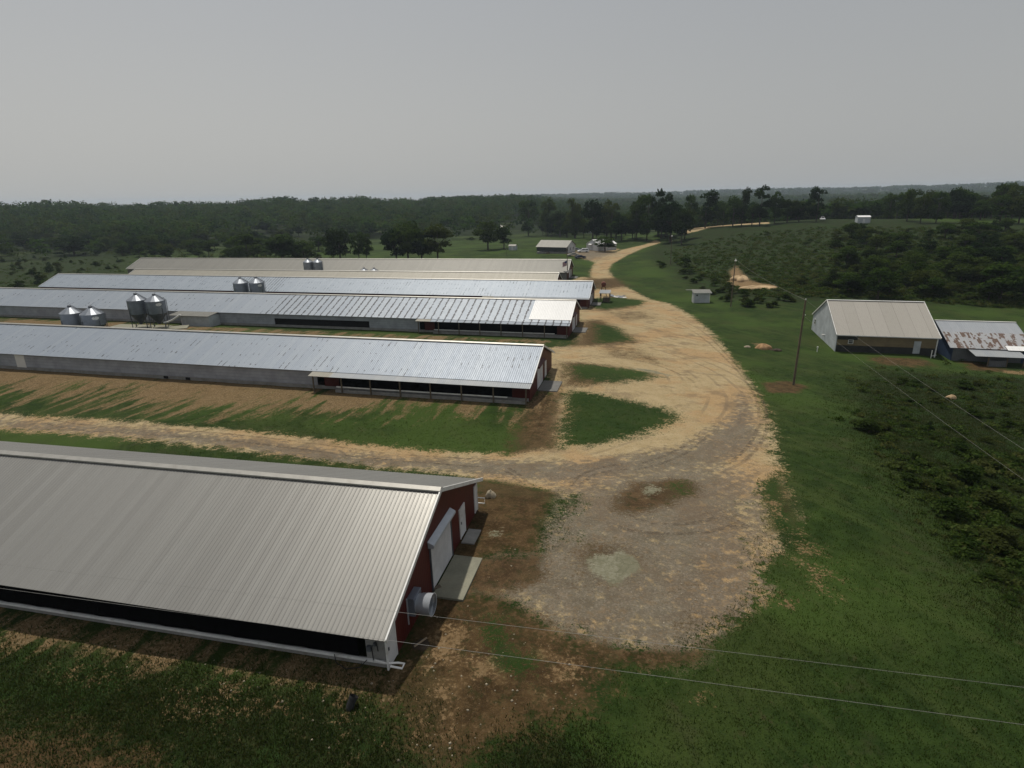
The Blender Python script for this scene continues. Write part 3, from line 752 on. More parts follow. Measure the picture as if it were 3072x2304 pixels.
# pipes at the near corner and the far corner
wm = MB(); wm.tube([(-.6,-yw-.12,.45),(-.2,-yw-.14,.42),(.0,-yw-.14,.40),(.45,-yw-.02,.40),(.75,-yw-.02,.40),(.75,-yw-.28,.38),(.2,-yw-.26,.38)], .05, 8); wm.build('drain_pipe', M['pvc'], b1)
wm = MB(); wm.tube([(.02,yw+.1,.85),(.5,yw+.1,.85),(.5,yw+.1,.45),(.05,yw+.1,.45)], .04, 8); wm.build('drain_pipe', M['pvc'], b1)
wm = MB(); wm.tube([(-.7,-yw-.08,.3),(-.72,-yw-.1,1.1),(-.5,-yw-.06,1.5),(-.45,-yw-.05,.9)], .022, 6); wm.tube([(-2.6,-yw-.14,.45),(-2.5,-yw-.25,.1),(-1.9,-yw-.45,.03),(-1.3,-yw-.3,.1),(-1.0,-yw-.12,.4)], .02, 6); wm.build('hose', M['rubber'], b1)
wm = MB(); wm.box(-.95,-.75,-yw-.16,-yw-.006,.9,1.15); wm.box(-.62,-.52,-yw-.12,-yw-.006,1.2,1.35); wm.build('meter_box', M['steel_dark'], b1)
# concrete aprons
def slab(label, root, y0, y1, x0, x1, h=.12, mat='concrete'):
    ax = Matrix.Translation(root.location) @ Matrix.Rotation(root.rotation_euler.z, 4, 'Z')
    mb = MB(); mb.box(x0, x1, y0, y1, -.5, h)
    o = mb.build('concrete_apron', M[mat], None, .015); o.matrix_world = ax
    return tag(o, label, 'concrete apron', 'concrete aprons at the house doors')
slab('pale concrete apron below the white roller door of the red house', b1, dl-.5, dr+.1, .13, 1.85, .05)
ya_ = g(1381,1600)[0]
slab('small concrete step under the narrow white door of the red gable', b1, ya_-.3, ya_+1.3, .13, .95, .04, 'sill')

# ---- the gray houses behind
def gray_barn(label, P, h, s, W, rise, wall, L, mat, near_half, porch, curtain, porch_out=None, gable='red', white_panel=None, pitch=.25, rib=.026, porch_roof='roof_awning', oh=.34, doors=True, gap=None):
    root = barn_root('poultry_house', label, P, h, s, rise, wall)
    sl = rise / (W/2)
    wn = near_half
    zr = wall + rise
    rf, zr = roof_parts(root, L, wn, W/2, rise, wall, sl, mat, pitch, rib, oh_g=.32)
    yn = wn - oh; yf = W/2 - oh
    ze = zr - yn*sl
    gable_wall(root, 0, yn, yf, 0, zr, sl, M[gable]); gable_wall(root, -L+.12, yn, yf, 0, zr, sl, M[gable])
    wl = MB(); wl.box(-L+.13, -.13, -yn, -yn+.12, .38, ze-.06) ; 
    if porch:
        wl = MB(); wl.box(-L+.13, -porch-.02, -yn, -yn+.12, .38, ze-.06)
    if gap:
        wl = MB(); wl.box(-L+.13, -gap[1], -yn, -yn+.12, .38, ze-.06); wl.box(-gap[1], -gap[0], -yn, -yn+.12, ze-1.05, ze-.06); wl.box(-gap[0], -porch-.02, -yn, -yn+.12, .38, ze-.06)
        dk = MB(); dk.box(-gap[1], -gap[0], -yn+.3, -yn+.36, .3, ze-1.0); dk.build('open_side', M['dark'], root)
    wl.build('side_curtain', M[curtain], root)
    si = MB(); si.box(-L+.13, -.13, -yn-.03, -yn+.10, -.3, .38); si.build('sill', M['sill'], root)
    fw = MB(); fw.box(-L+.13, -.13, yf-.12, yf, 0, zr - yf*sl - .06); fw.build('side_wall', M['redx'], root)
    if porch:
        po = porch_out
        zn = zr - wn*sl
        # the shed roof carried on past the eave
        pr = MB(); pr.sheet(-porch+2.6, .32, (-wn+.25, zn-.045+.25*sl*.5), (-po, zn - (po-wn)*sl*.62 - .03), pitch, rib); prf = pr.build('porch_roof', M[porch_roof], root)
        pw = MB(); pw.sheet(-porch-.3, -porch+2.6, (-wn+.25, zn-.045+.25*sl*.5), (-po, zn - (po-wn)*sl*.62 - .03), pitch, rib); pw.build('porch_roof', M['roof_cream'], root)['label'] = 'cream end sheet of the porch roof'
        zp = zn - (po-wn)*sl*.62 - .12
        for xa, xb in ((-porch+1.0, -porch+3.0), (-2.1, -.0)):
            rw = MB(); rw.box(xa, xb, -yn-.06, -yn+.06, .35, ze-.2); rw.build('red_panel', M['redx'], root)
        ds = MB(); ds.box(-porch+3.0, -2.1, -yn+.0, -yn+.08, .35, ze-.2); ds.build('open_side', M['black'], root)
        rl = MB(); rl.box(-porch+3.2, -2.4, -po+.42, -po+.36, .62, .76); rl.build('curtain_rail', M['trim'], root)
        nq = 7
        for k in range(nq + 1):
            x = -porch + .15 + k * (porch - .35) / nq
            pq = MB(); pq.box(x-.07, x+.07, -po+.22, -po+.36, -.3, zp + .02); pq.build('porch_post', M['post'], root)
        bm_ = MB(); bm_.box(-porch, .1, -po+.2, -po+.38, zp, zp+.10); bm_.build('porch_beam', M['post'], root)
        lw = MB(); lw.box(-porch+3, -.2, -po+.40, -po+.52, -.3, .34); lw.build('low_wall', M['sill'], root)
    if white_panel:
        a, y0, y1 = white_panel
        wp = MB(); wp.sheet(-a, .30, (-y0, zr - y0*sl + .05), (-y1, zr - y1*sl + .05), .30, .035, .02); wp.build('new_roof_sheets', M['roof_white'], root)['label'] = 'bright new white roof sheets at the end of the gray roof'
    if doors:
        rdz = panel(root, 'roller_door', 0, -2.6, .9, .05, 2.75, M['roller'], .05)
        panel(root, 'door', 0, 2.4, 3.3, .1, 2.1, M['door'], .05, M['trim'])
        hb = MB(); hb.prism_y([(0, 2.75), (.35, 2.75), (.4, 2.9), (0, 3.15)], -2.8, 1.1); hb.build('door_hood', M['red'], rdz)
    return root, yn, zr, sl, ze

b2 = gray_barn('blue-gray roofed poultry house with a porch and gray side wall, second from the camera', (3.68,70.70,7.907), -.2422, -.001, 16.0, 2.92, 2.0, 150, M['roof_blue'], 7.2, 27.2, 'gray_curtain', 8.35)
b3 = gray_barn('poultry house whose gray roof peels in dark stripes beside bright new white sheets', (12.01,109.66,6.75), -.2482, .001, 15.7, 3.11, 2.3, 160, M['roof_peel'], 7.2, 28.5, 'gray_curtain', 8.2, white_panel=(7.4, .15, 6.4), porch_roof='roof_peel', gap=(39, 60))
b4 = gray_barn('poultry house with spotted gray roof and dark red side, ending beside the rusty stand tank', (20.38,147.42,5.024), -.2411, 0, 15.6, 3.22, 2.31, 166.5, M['roof_patch'], 7.3, 26.0, 'redx', 8.0)
b5 = gray_barn('poultry house with pale cream roof squeezed between the spotted roof and the tan roof', (13.62,168.0,4.70), -.232, .001, 15.5, 3.26, 2.3, 143, M['roof_cream'], 7.6, 0, 'redx', doors=True)
b6 = gray_barn('tan-gray roofed poultry house farthest from the camera', (19.45,192.0,5.85), -.228, .001, 15.6, 3.23, 2.3, 164, M['roof_tan'], 7.7, 0, 'brown_curtain')
for b_, lab, ya, yb in ((b2[0], 'gray concrete apron at the end of the blue-gray house', -2.9, 1.2), (b3[0], 'concrete apron at the end of the house with white roof sheets', -2.9, 1.2), (b4[0], 'concrete apron at the end of the spotted roof house', -2.9, 1.2), (b6[0], 'concrete apron at the end of the farthest house', -2.9, 1.4)):
    slab(lab, b_, ya, yb, .13, 2.5, .06, 'apron')
# side door of the blue-gray house, far along its wall
wm = MB(); wm.box(-75.6, -73.9, -b2[1]-.04, -b2[1], .3, 2.2); wm.build('door', M['pvc'], b2[0])
wm = MB()
for x in (-50.0, -19.5-27): wm.box(x-.3, x+.3, -b2[1]-.16, -b2[1]-.03, .02, .34)
wm.build('vent', M['dark'], b2[0])
# control room on the striped house
r3 = b3[0]; y3 = b3[1]
cx0, cx1 = -79.6, -73.0
wm = MB(); wm.box(cx0, cx1, -y3-3.1, -y3-.004, -.2, 2.25); cr = wm.build('control_room', M['siding_whitex'], r3)
wm = MB(); wm.sheet(cx0-2.9, cx1+.15, (-y3+.0, 2.62), (-y3-3.4, 2.28), .3, .03); wm.build('roof', M['roof_tan'], cr)
wm = MB(); wm.box(cx0-.12, cx0-.005, -y3-3.12, -y3-.02, 0, 2.2); wm.build('corner_trim', M['trim'], cr)
# round fans on the far end of the spotted house
for k, x in enumerate((-160.5, -155.3, -151.7, -148.2)):
    wm = MB(); wm.lathe([(.62,0),(.66,-.1),(.70,-.55),(.64,-.55),(.60,-.1)], 20, (x, -b4[1]-.01, 1.25), 'y')
    wm.build('exhaust_fan', M['pvc'], b4[0])
wm = MB(); wm.box(-91, -83, -b4[1]-1.6, -b4[1]-.02, -.1, 1.6); wm.build('red_lean_room', M['redx'], b4[0])
wm = MB(); wm.sheet(-91.3, -82.7, (-b4[1], 2.1), (-b4[1]-1.9, 1.72), .3, .03); wm.build('red_roof', M['red'], b4[0])

# ------------------------------------------------------------------ feed bins
def feed_bin(label, px, y, top_py, dia, wide_tag=False, ladder=1, group='galvanised feed bins in pairs'):
    T = at_y(px, top_py, y); x = T[0]; z0 = H(x, y); Ht = T[2] - z0; r = dia/2
    o = thing('feed_bin', label, 'feed bin', (x, y, z0), .3, group)
    cone = r * .62; hop = r * 1.25; leg = max(.9, Ht * .12)
    zc = Ht - .45 - cone                      # top of the cylinder
    zb = leg + hop                            # bottom of the cylinder
    mb = MB()
    prof = [(r, zb)]
    k = max(3, int((zc - zb)/.28))
    for i in range(k):                        # corrugated rings
        a = zb + (zc-zb)*i/k; bq = zb + (zc-zb)*(i+1)/k
        prof += [(r*1.0, a+.02), (r*1.018, (a+bq)/2), (r*1.0, bq-.02)]
    mb.lathe(prof, 28); mb.build('bin_body', M['steel'], o)
    mb = MB(); mb.lathe([(r*1.05, zc-.04), (r*1.05, zc), (.26, zc+cone), (.26, zc+cone+.05)], 14, smooth=False); mb.build('cone_roof', M['steel'], o)
    mb = MB(); mb.lathe([(.0, zc+cone+.30), (.20, zc+cone+.28), (.34, zc+cone+.14), (.34, zc+cone+.02)], 14)
    mb.beam((-.05,0,zc+cone+.25), (.32,.1,Ht+.02), .04); mb.build('filler_cap', M['steel_dark'], o)
    mb = MB(); mb.lathe([(.22, leg-.05), (.24, leg), (r*.995, zb)], 20, smooth=False); mb.build('hopper', M['steel_dark'], o)
    for i in range(4):
        t = math.pi/4 + i*math.pi/2
        lg = MB(); lg.beam((r*1.03*math.cos(t), r*1.03*math.sin(t), -.3), (r*1.03*math.cos(t), r*1.03*math.sin(t), zb + (zc-zb)*.45), .12)
        lg.build('leg', M['steel_dark'], o)
    br = MB()
    for i in range(4):
        t = math.pi/4 + i*math.pi/2; t2 = t + math.pi/2
        br.beam((r*1.03*math.cos(t), r*1.03*math.sin(t), .1), (r*1.03*math.cos(t2), r*1.03*math.sin(t2), zb*.8), .05)
    br.build('brace', M['steel_dark'], o)
    ld = MB(); t = -.1
    for dy in (-.2, .2):
        ld.beam((r*1.1, dy, 1.0), (r*1.1, dy, zc), .05); ld.beam((r*1.1, dy, zc), (.34, dy, zc+cone+.12), .05)
    for i in range(int((zc-1)/.33)): ld.beam((r*1.1, -.2, 1.1+i*.33), (r*1.1, .2, 1.1+i*.33), .035)
    for i in range(6): ld.beam((r*1.1+(.34-r*1.1)*i/6, -.2, zc+(cone+.12)*i/6), (r*1.1+(.34-r*1.1)*i/6, .2, zc+(cone+.12)*i/6), .035)
    l_ = ld.build('ladder', M['steel_dark'], o)
    if wide_tag:
        tg = MB(); n = 18; vs = []
        for k in range(n):
            a = 2*math.pi*k/n; th = -1.05 + .30*math.cos(a)
            vs.append((r*1.03*math.cos(th), r*1.03*math.sin(th), zc-.62 + .30*math.sin(a)))
        tg.add(vs, [tuple(range(n))]); tg.build('oval_sign', M['pvc'], o)
    return o
feed_bin('left feed bin of the pair standing behind the blue-gray roof beside a white tank', 206, 102, 912, 3.4)
feed_bin('right feed bin of the pair behind the blue-gray roof, with a white oval sign', 269, 101, 914, 3.5, True)
feed_bin('left feed bin standing on the concrete pad by the control room', 404, 116, 876, 3.45)
feed_bin('right feed bin on the concrete pad by the control room, with a white oval sign', 460, 115.5, 878, 3.5, True)
feed_bin('left dark feed bin of the pair in front of the spotted roof', 718, 145, 829, 3.45)
feed_bin('right dark feed bin before the spotted roof, with a white label plate', 766, 144.5, 828, 3.45, True)
feed_bin('left feed bin of the small pair in front of the farthest tan roof', 922, 201.3, 773, 3.1)
feed_bin('right feed bin of the small pair in front of the farthest tan roof', 951, 201, 773, 3.1)
feed_bin('left feed bin whose cone just shows above the cream roof ridge', 1091, 198.6, 801, 3.0)
feed_bin('right feed bin whose cone just shows above the cream roof ridge', 1121, 198.2, 801, 3.0)

def obj_at(mb, name, mat, loc, rz=0, label=None, cat=None, group=None, bevel=0):
    o = mb.build(name, mat, None, bevel); o.location = loc; o.rotation_euler.z = rz
    return tag(o, label, cat, group)
# pads under the bins
q = at(432, 980); mb = MB(); mb.box(-6.2, 6.2, -2.6, 2.6, -.5, .28); obj_at(mb, 'concrete_pad', M['concrete'], (q[0], 116, H(q[0], 116)), -.2, 'raised concrete pad under the two tall feed bins', 'concrete pad', bevel=.02)
q = at(528, 985); mb = MB(); mb.box(-2.2, 2.2, -1.7, 1.7, -.4, .2); obj_at(mb, 'concrete_pad', M['concrete'], tuple(q), .35, 'small pale concrete pad beside the control room', 'concrete pad', bevel=.02)
# white tank beside the left bins
q = at_y(172, 967, 105); zt = H(q[0], 105)
o = thing('propane_tank', 'white horizontal tank lying beside the left pair of feed bins', 'tank', (q[0], 105, zt), -.2)
mb = MB(); r_ = .62; mb.lathe([(.0,-2.1),(.35,-2.04),(.56,-1.85),(r_,-1.6),(r_,1.6),(.56,1.85),(.35,2.04),(0,2.1)], 20, (0,0,1.05), 'x'); mb.build('tank_body', M['pvc'], o)
mb = MB()
for x in (-1.2, 1.2): mb.box(x-.12, x+.12, -.45, .45, -.2, .62)
mb.build('cradle', M['sill'], o)
mb = MB(); mb.lathe([(.2,0),(.2,.16),(.1,.2),(0,.2)], 12, (0,0,1.64)); mb.build('valve_cover', M['steel'], o)
# feed auger from the bins to the control room
mb = MB(); a = np.array([-67.4, 114.4, 2.2]); e = at_y(541, 944, 113.4)
b_ = at_y(492, 968, 114.2)
mb.tube([b_, b_*.75+e*.25+[0,0,-.22], b_*.5+e*.5+[0,0,-.25], b_*.25+e*.75+[0,0,-.12], e], .16, 8)
obj_at(mb, 'auger_pipe', M['pvc'], (0,0,0), 0, 'pale curved feed pipe running from the bins up to the control room', 'pipe')

# ------------------------------------------------------------------ machine shed and old barn on the right
SH = (54.74, 96.34)
hs = -.253
sh = thing('machine_shed', 'big pale metal shed with beige roof and tan siding, beside the rusty barn', 'shed', (*SH, -.35), hs)
W, Ls, ev, zr = 17.5, 14.9, 2.95, 7.15; sls = (zr-ev)/(W/2)
mb = MB(); mb.sheet(-.12, Ls+.25, (W/2, zr), (-.35, ev-.35*sls), .31, .025); mb.sheet(-.12, Ls+.25, (W/2, zr), (W+.3, ev-.3*sls), .31, .025); rf = mb.build('roof', M['roof_shed'], sh)
mb = MB(); mb.box(-.15, Ls+.28, W/2-.25, W/2+.25, zr+.01, zr+.06); mb.build('ridge_cap', M['trim'], rf)
for x in (-.15, Ls+.28):
    for y1 in (-.37, W+.32):
        t = MB(); t.beam((x, W/2, zr+.02), (x, y1, zr - abs(y1-W/2)*sls+.02), .09, .2); t.build('rake_trim', M['trim'], rf)
mb = MB(); mb.box(-.1, Ls+.2, -.40, -.37, ev-.35*sls-.10, ev-.35*sls+.05); mb.build('eave_trim', M['trim'], rf)
for x in (0, Ls-.12):
    mb = MB(); mb.prism_x([(0,-1.2),(W,-1.2),(W,ev-.06),(W/2,zr-.06),(0,ev-.06)], x, x+.12); mb.build('gable_wall', M['siding_white'], sh)
mb = MB(); mb.box(.12, Ls-.12, .02, .14, 1.0, ev-.05); mb.build('front_wall', M['siding_tan'], sh)
mb = MB(); mb.box(.12, Ls-.12, .05, .14, -.8, 1.0); mb.build('skirt_wall', M['skirt'], sh)
mb = MB(); mb.box(.12, 3.2, .0, .016, 1.95, ev-.1); mb.build('dark_panel', M['skirt'], sh)
mb = MB(); mb.box(.12, Ls-.12, W-.12, W, -.8, ev-.05); mb.build('back_wall', M['siding_whitex'], sh)
def window_y(par, x0, x1, z0, z1, y, nv=2):
    f = MB(); t = .07
    f.box(x0-t, x0, y-.05, y, z0-t, z1+t); f.box(x1, x1+t, y-.05, y, z0-t, z1+t); f.box(x0, x1, y-.05, y, z1, z1+t); f.box(x0, x1, y-.05, y, z0-t, z0)
    f.box(x0, x1, y-.045, y-.005, (z0+z1)/2-.03, (z0+z1)/2+.03)
    w = f.build('window', M['trim'], par); p = MB(); p.box(x0, x1, y-.025, y-.01, z0, z1); p.build('pane', M['glass'], w)
def window_x(par, y0, y1, z0, z1, x, sg=-1):
    f = MB(); t = .07; a, bq = sorted((x, x+sg*.05))
    f.box(a, bq, y0-t, y0, z0-t, z1+t); f.box(a, bq, y1, y1+t, z0-t, z1+t); f.box(a, bq, y0, y1, z1, z1+t); f.box(a, bq, y0, y1, z0-t, z0)
    f.box(a+.005, bq-.005, y0, y1, (z0+z1)/2-.03, (z0+z1)/2+.03)
    w = f.build('window', M['trim'], par); p = MB(); p.box(a+.012, bq-.012, y0, y1, z0, z1); p.build('pane', M['glass'], w)
window_y(sh, 1.9, 2.55, 1.35, 1.9, .02)
window_x(sh, 15.0, 15.8, 1.4, 2.3, 0)
mb = MB(); mb.box(11.6, 12.6, -.03, .02, .05, 2.1); d_ = mb.build('door', M['siding_whitex'], sh); d_['label'] = 'pale gray door'
mb = MB(); mb.tube([(0,0,0)], .1) if False else mb.box(-.45, -.02, 7.4, 7.7, .95, 1.1); mb.build('wall_lamp', M['pvc'], sh)
mb = MB(); mb.box(Ls-.1, Ls+.06, -.03, .12, -.8, ev-.1); mb.build('corner_trim', M['trim'], sh)
# rusty barn
rb = thing('old_barn', 'old barn with a rust-streaked tin roof and faded blue wall behind the shed', 'barn', (70.75, 91.2, -.9), hs)
W, Ls, ev, zr = 14.0, 11.2, 2.25, 5.1; slr = (zr-ev)/(W/2)
# local y runs from the ridge, so the rust keeps to the lower half
mb = MB(); mb.sheet(-.5, Ls, (0, zr), (-W/2-.35, ev-.35*slr), .31, .02); mb.sheet(-.5, Ls, (0, zr), (W/2+.3, ev-.3*slr), .31, .02)
rr_ = mb.build('roof', M['roof_rust'], rb); rr_.location.y = W/2
mb = MB(); mb.box(-.5, Ls+.02, W/2-.18, W/2+.18, zr+.01, zr+.05); mb.build('ridge_cap', M['pvc'], rr_).location.y = -W/2
mb = MB(); mb.sheet(7.3, 10.6, (.55, ev+.55*slr+.05), (-.62, ev-.62*slr+.07), .31, .02, .01); mb.build('patch_sheet', M['roof_white'], rb)
mb = MB(); mb.prism_x([(0,-.8),(W,-.8),(W,ev-.08),(W/2,zr-.08),(0,ev-.08)], 0, .12); mb.build('gable_wall', M['bluewall'], rb)
mb = MB(); mb.prism_x([(0,-.8),(W,-.8),(W,ev-.08),(W/2,zr-.08),(0,ev-.08)], Ls-.6, Ls-.48); mb.build('gable_wall', M['bluewall'], rb)
mb = MB(); mb.box(.12, Ls-.6, .0, .12, -.8, ev-.1); mb.build('front_wall', M['graywall'], rb)
mb = MB(); mb.box(9.6, 10.5, -.03, -.004, -.1, 1.9); mb.build('door', M['bluewall'], rb)
mb = MB(); mb.sheet(2.0, 8.9, (.1, 2.0), (-3.1, 1.55), .31, .02); mb.build('porch_roof', M['roof_awning'], rb)
for x in (3.9, 6.4, 8.6): mb = MB(); mb.box(x-.07, x+.07, -2.9, -2.76, -.8, 1.55); mb.build('porch_post', M['post'], rb)
mb = MB(); mb.box(4.0, 6.4, -2.9, -2.82, .75, .87); mb.box(4.0, 6.4, -2.9, -2.82, -.1, .0); mb.box(4.05,6.35,-2.85,-2.83,.02,.72); mb.build('pen_rail', M['graywall'], rb)
# right-hand outshot continues out of frame
# white standpipe by the shed
q = at(2792, 1075)
mb = MB(); mb.tube([(0,0,-.3),(0,0,1.35)], .06, 8); mb.tube([(0,0,.35),(.5,.1,.42),(.9,.1,.5)], .035, 6)
obj_at(mb, 'standpipe', M['pvc'], tuple(q), 0, 'white standpipe with a side arm at the right corner of the shed', 'pipe')
q = at(2451, 1056); mb = MB(); mb.tube([(0,0,-.3),(0,0,.85)], .07, 8); mb.lathe([(.13,.80),(.13,.92),(0,.95)], 10)
obj_at(mb, 'marker_post', M['pvc'], tuple(q), 0, 'short white marker post in the grass left of the shed', 'post')

# ------------------------------------------------------------------ pump house
q = at(2080, 909)
ph = thing('pump_house', 'small gray shed with a flat sloping roof beside the gravel curve', 'shed', tuple(q), -.12)
mb = MB(); mb.box(0, 3.9, 0, 2.6, -.4, 2.45); mb.build('wall', M['siding_whitex'], ph)
mb = MB(); mb.sheet(-.25, 4.3, (2.9, 2.98), (-.35, 2.62), .3, .02); mb.box(-1.6, .05, 2.2, 2.9, 2.86, 2.92); mb.build('roof', M['roof_tan'], ph)
mb = MB(); mb.box(-.2, 4.25, -.4, -.36, 2.46, 2.66); mb.build('eave_trim', M['trim'], ph)
for x in (.0, 3.78): mb = MB(); mb.box(x-.02, x+.14, -.05, -.004, -.3, 2.45); mb.build('corner_trim', M['trim'], ph)
mb = MB(); mb.box(-.06, -.004, .5, 1.5, -.1, 2.0); mb.build('door', M['door'], ph)
mb = MB(); mb.box(.6, .95, -.03, -.004, 1.75, 2.1); mb.build('vent', M['glass'], ph)

# ------------------------------------------------------------------ stand tank, awning and scrap by the spotted house
q = at(1810, 888)
st = thing('stand_tank', 'rusty red drum tank raised on a tall steel stand beside the road', 'fuel tank', tuple(q), -.12)
mb = MB(); mb.lathe([(0,-.85),(.54,-.82),(.64,-.75),(.64,.75),(.54,.82),(0,.85)], 22, (0,0,3.2), 'y'); mb.build('tank_body', M['rust'], st)
for sx in (-1,1):
    for sy in (-1,1):
        mb = MB(); mb.beam((sx*.85, sy*.8, -.2), (sx*.38, sy*.55, 2.75), .13); mb.build('leg', M['frame_rust'], st)
mb = MB()
for sy in (-.68,.68): mb.beam((-.64,sy,1.1),(.64,sy,1.1),.06); mb.beam((-.7,sy,.8),(.7,sy,.8),.05)
for sx in (-.6,.6): mb.beam((sx,-.68,1.1),(sx,.68,1.1),.06)
mb.box(-.45,.45,-.7,.7,2.58,2.66); mb.build('brace', M['frame_rust'], st)
q = at(1790, 885)
aw = thing('lean_roof', 'small tin awning on posts at the end of the spotted roof house', 'awning', (24.6, 149.5, H(24.6,149.5)), -.24)
mb = MB(); mb.sheet(-1.9, .9, (1.9, 2.75), (-1.3, 2.35), .3, .02); mb.build('awning_roof', M['roof_awning'], aw)
for x, y in ((-1.6,-1.1),(.7,-1.1),(.7,1.7),(-1.6,1.7)): mb = MB(); mb.box(x-.08,x+.08,y-.08,y+.08,-.3,2.4 if y < 0 else 2.68); mb.build('awning_post', M['post'], aw)
mb = MB(); mb.box(-1.0,.6,-.4,1.0,-.1,1.0); mb.build('storage_box', M['wood'], aw, .02)
q = at(1855, 891)
for k in range(9):
    mb = MB(); L_, w_ = random.uniform(1.4, 3.0), random.uniform(.6, 1.1)
    mb.sheet(-L_/2, L_/2, (w_/2, 0), (-w_/2, -.05), .2, .02, .01)
    x = q[0] + random.uniform(-2.4, 2.8); y = q[1] + random.uniform(-1.6, 1.6)
    o = mb.build('scrap_sheet', M['roof_awning'] if k % 3 else M['pvc']); o.location = (x, y, H(x,y)+.10+.05*k); o.rotation_euler = (random.uniform(-.25,.25), random.uniform(-.2,.2), random.uniform(0,3.1))
    tag(o, 'crumpled pale tin sheet thrown on the scrap heap below the stand tank', 'metal sheet', 'scrap tin sheets in a heap')

# ------------------------------------------------------------------ poles and wires
def pole(label, bpx, bpy_, tpy, r=.14, lamp=None, cross=False, y=None, lean=(0,0), cat='utility pole', group='utility poles'):
    q = at(bpx, bpy_) if y is None else np.array([*at_y(bpx, bpy_, y)[:2], 0])
    if y is not None: q[2] = H(q[0], q[1])
    # height so the top meets the seen row
    lo, hi = 1.0, 25.0
    for _ in range(40):
        mid = (lo+hi)/2
        if project((q[0]+lean[0]*mid, q[1]+lean[1]*mid, q[2]+mid))[1] > tpy: lo = mid
        else: hi = mid
    h = lo
    o = thing('utility_pole', label, cat, tuple(q), 0, group)
    top = (lean[0]*h, lean[1]*h, h)
    mb = MB(); mb.tube([(-lean[0]*.5, -lean[1]*.5, -.5), (lean[0]*h/2, lean[1]*h/2, h/2), top], [r, r*.85, r*.68], 10); mb.build('shaft', M['post'], o)
    mb = MB()
    mb.lathe([(.05,0),(.07,.05),(.03,.12),(.06,.16),(0,.2)], 10, (top[0], top[1], h)); mb.lathe([(.05,0),(.07,.05),(0,.1)], 10, (top[0]+.2, top[1], h-1.9)); mb.build('insulator', M['pvc'], o)
    if lamp:
        mb = MB(); mb.tube([(top[0],top[1],h-.3),(top[0]-.3,top[1]-.5,h-.1),(top[0]-.3,top[1]-.9,h-.1)], .03, 6); mb.build('lamp_arm', M['steel_dark'], o)
        mb = MB(); mb.lathe([(.0,.14),(.12,.12),(.26,-.04),(.22,-.22),(0,-.26)], 14, (top[0]-.3, top[1]-.95, h-.12)); mb.build('lamp_head', M['pvc'], o)
    return o, q, h
pA, qA, hA = pole('tall dark utility pole standing alone in the grass between yard and shed', 2380, 1155, 900, .15, lean=(.012, 0))
pB, qB, hB = pole('utility pole behind the small gray pump house, by the scrub edge', 2192, 920, 778, .14, lamp='y', lean=(.01,0))
pC, qC, hC = pole('distant slim pole with a lamp at the edge of the hill scrub', 2011, 793, 706, .13, lamp='y')
pD, qD, hD = pole('leaning pole with a flag at the end of the farthest house', 1703, 848, 746, .15, y=186, lean=(-.035,0))
pE, qE, hE = pole('thin short pole on the far lawn near the gray hut', 1519, 768, 735, .09)
# flag on the leaning pole
def flag_mat():
    mt, n, b = new_mat('flag_cloth'); xyz = n.sep(n.coord())
    s = n.math('GREATER_THAN', n.math('FRACT', n.math('MULTIPLY', xyz[2], 3.2)), .5)
    c = n.mix(s, (.30,.06,.07), (.42,.42,.45)); ca = n.math('MULTIPLY', n.math('GREATER_THAN', xyz[2], -.75), n.math('GREATER_THAN', xyz[0], -.7))
    n.put(b.inputs['Base Color'], n.mix(ca, c, (.05,.07,.18))); n.put(b.inputs['Roughness'], .9); return mt
mb = MB(); nxx, nzz = 9, 9; vs = []; fs = []
for th in (0, .012):
    for i in range(nxx):
        for j in range(nzz):
            u, v = i/(nxx-1), j/(nzz-1)
            vs.append((-u*1.3, .15*math.sin(u*7+v*2)+th, -v*1.5 - u*.55))
n1_ = nxx*nzz
for i in range(nxx-1):
    for j in range(nzz-1):
        a = i*nzz+j; fs += [(a, a+1, a+nzz+1, a+nzz), (n1_+a, n1_+a+nzz, n1_+a+nzz+1, n1_+a+1)]
mb.add(vs, fs, True); o = mb.build('flag', flag_mat()); zf = hD*.62; o.location = (qD[0]-.035*zf-.13, qD[1], qD[2]+zf)
tag(o, 'limp striped flag hanging from the leaning pole', 'flag')
def wire(label, a, b, sag, r=.012, n=28, group='overhead wires'):
    a = np.array(a, float); b = np.array(b, float)
    pts = [a + (b-a)*t + np.array([0,0,-sag*4*t*(1-t)]) for t in np.linspace(0,1,n)]
    mb = MB(); mb.tube(pts, r, 5, cap=False); o = mb.build('overhead_wire', M['cable']); return tag(o, label, 'wire', group)
topA = qA + np.array([.012*hA, 0, hA]); topB = qB + np.array([.01*hB,0,hB])
def far_end(px, py, y): return at_y(px, py, y)
def through(a, px, py, y, k=1.25):
    """carry the span on past the frame edge to its next pole"""
    e = at_y(px, py, y); return a + (e - a)*k
wire('upper wire running from the tall pole out over the right scrub', topA, through(topA, 3072, 1337, 34), .35, .006)
a2 = qA + np.array([.2, 0, hA-2.0]); wire('lower wire running from the tall pole out over the right scrub', a2, through(a2, 3072, 1430, 33), .3, .006)
wire('wire slung between the tall pole and the pump house pole', topA, topB, .5, .010)
def span(label, L, Rr, mid, z):
    """foreground line: two photo points at one height, extended both ways"""
    d = ray(*L); A = CAM + d*((z-CAMZ)/d[2]); d = ray(*Rr); B = CAM + d*((z-CAMZ)/d[2])
    dm = ray(*mid); Mq = CAM + dm*((z-CAMZ)/dm[2])
    v = B - A
    wire(label, A - v*.3, B + v*.3, .02, .005, 40)
span('nearer of the two thin wires crossing low over the foreground and dark curtain', (0,1764), (3072,2173), (1536,1985), 13.0)
span('farther of the two thin wires crossing the foreground over the big roof', (0,1691), (3072,2061), (1536,1900), 12.6)

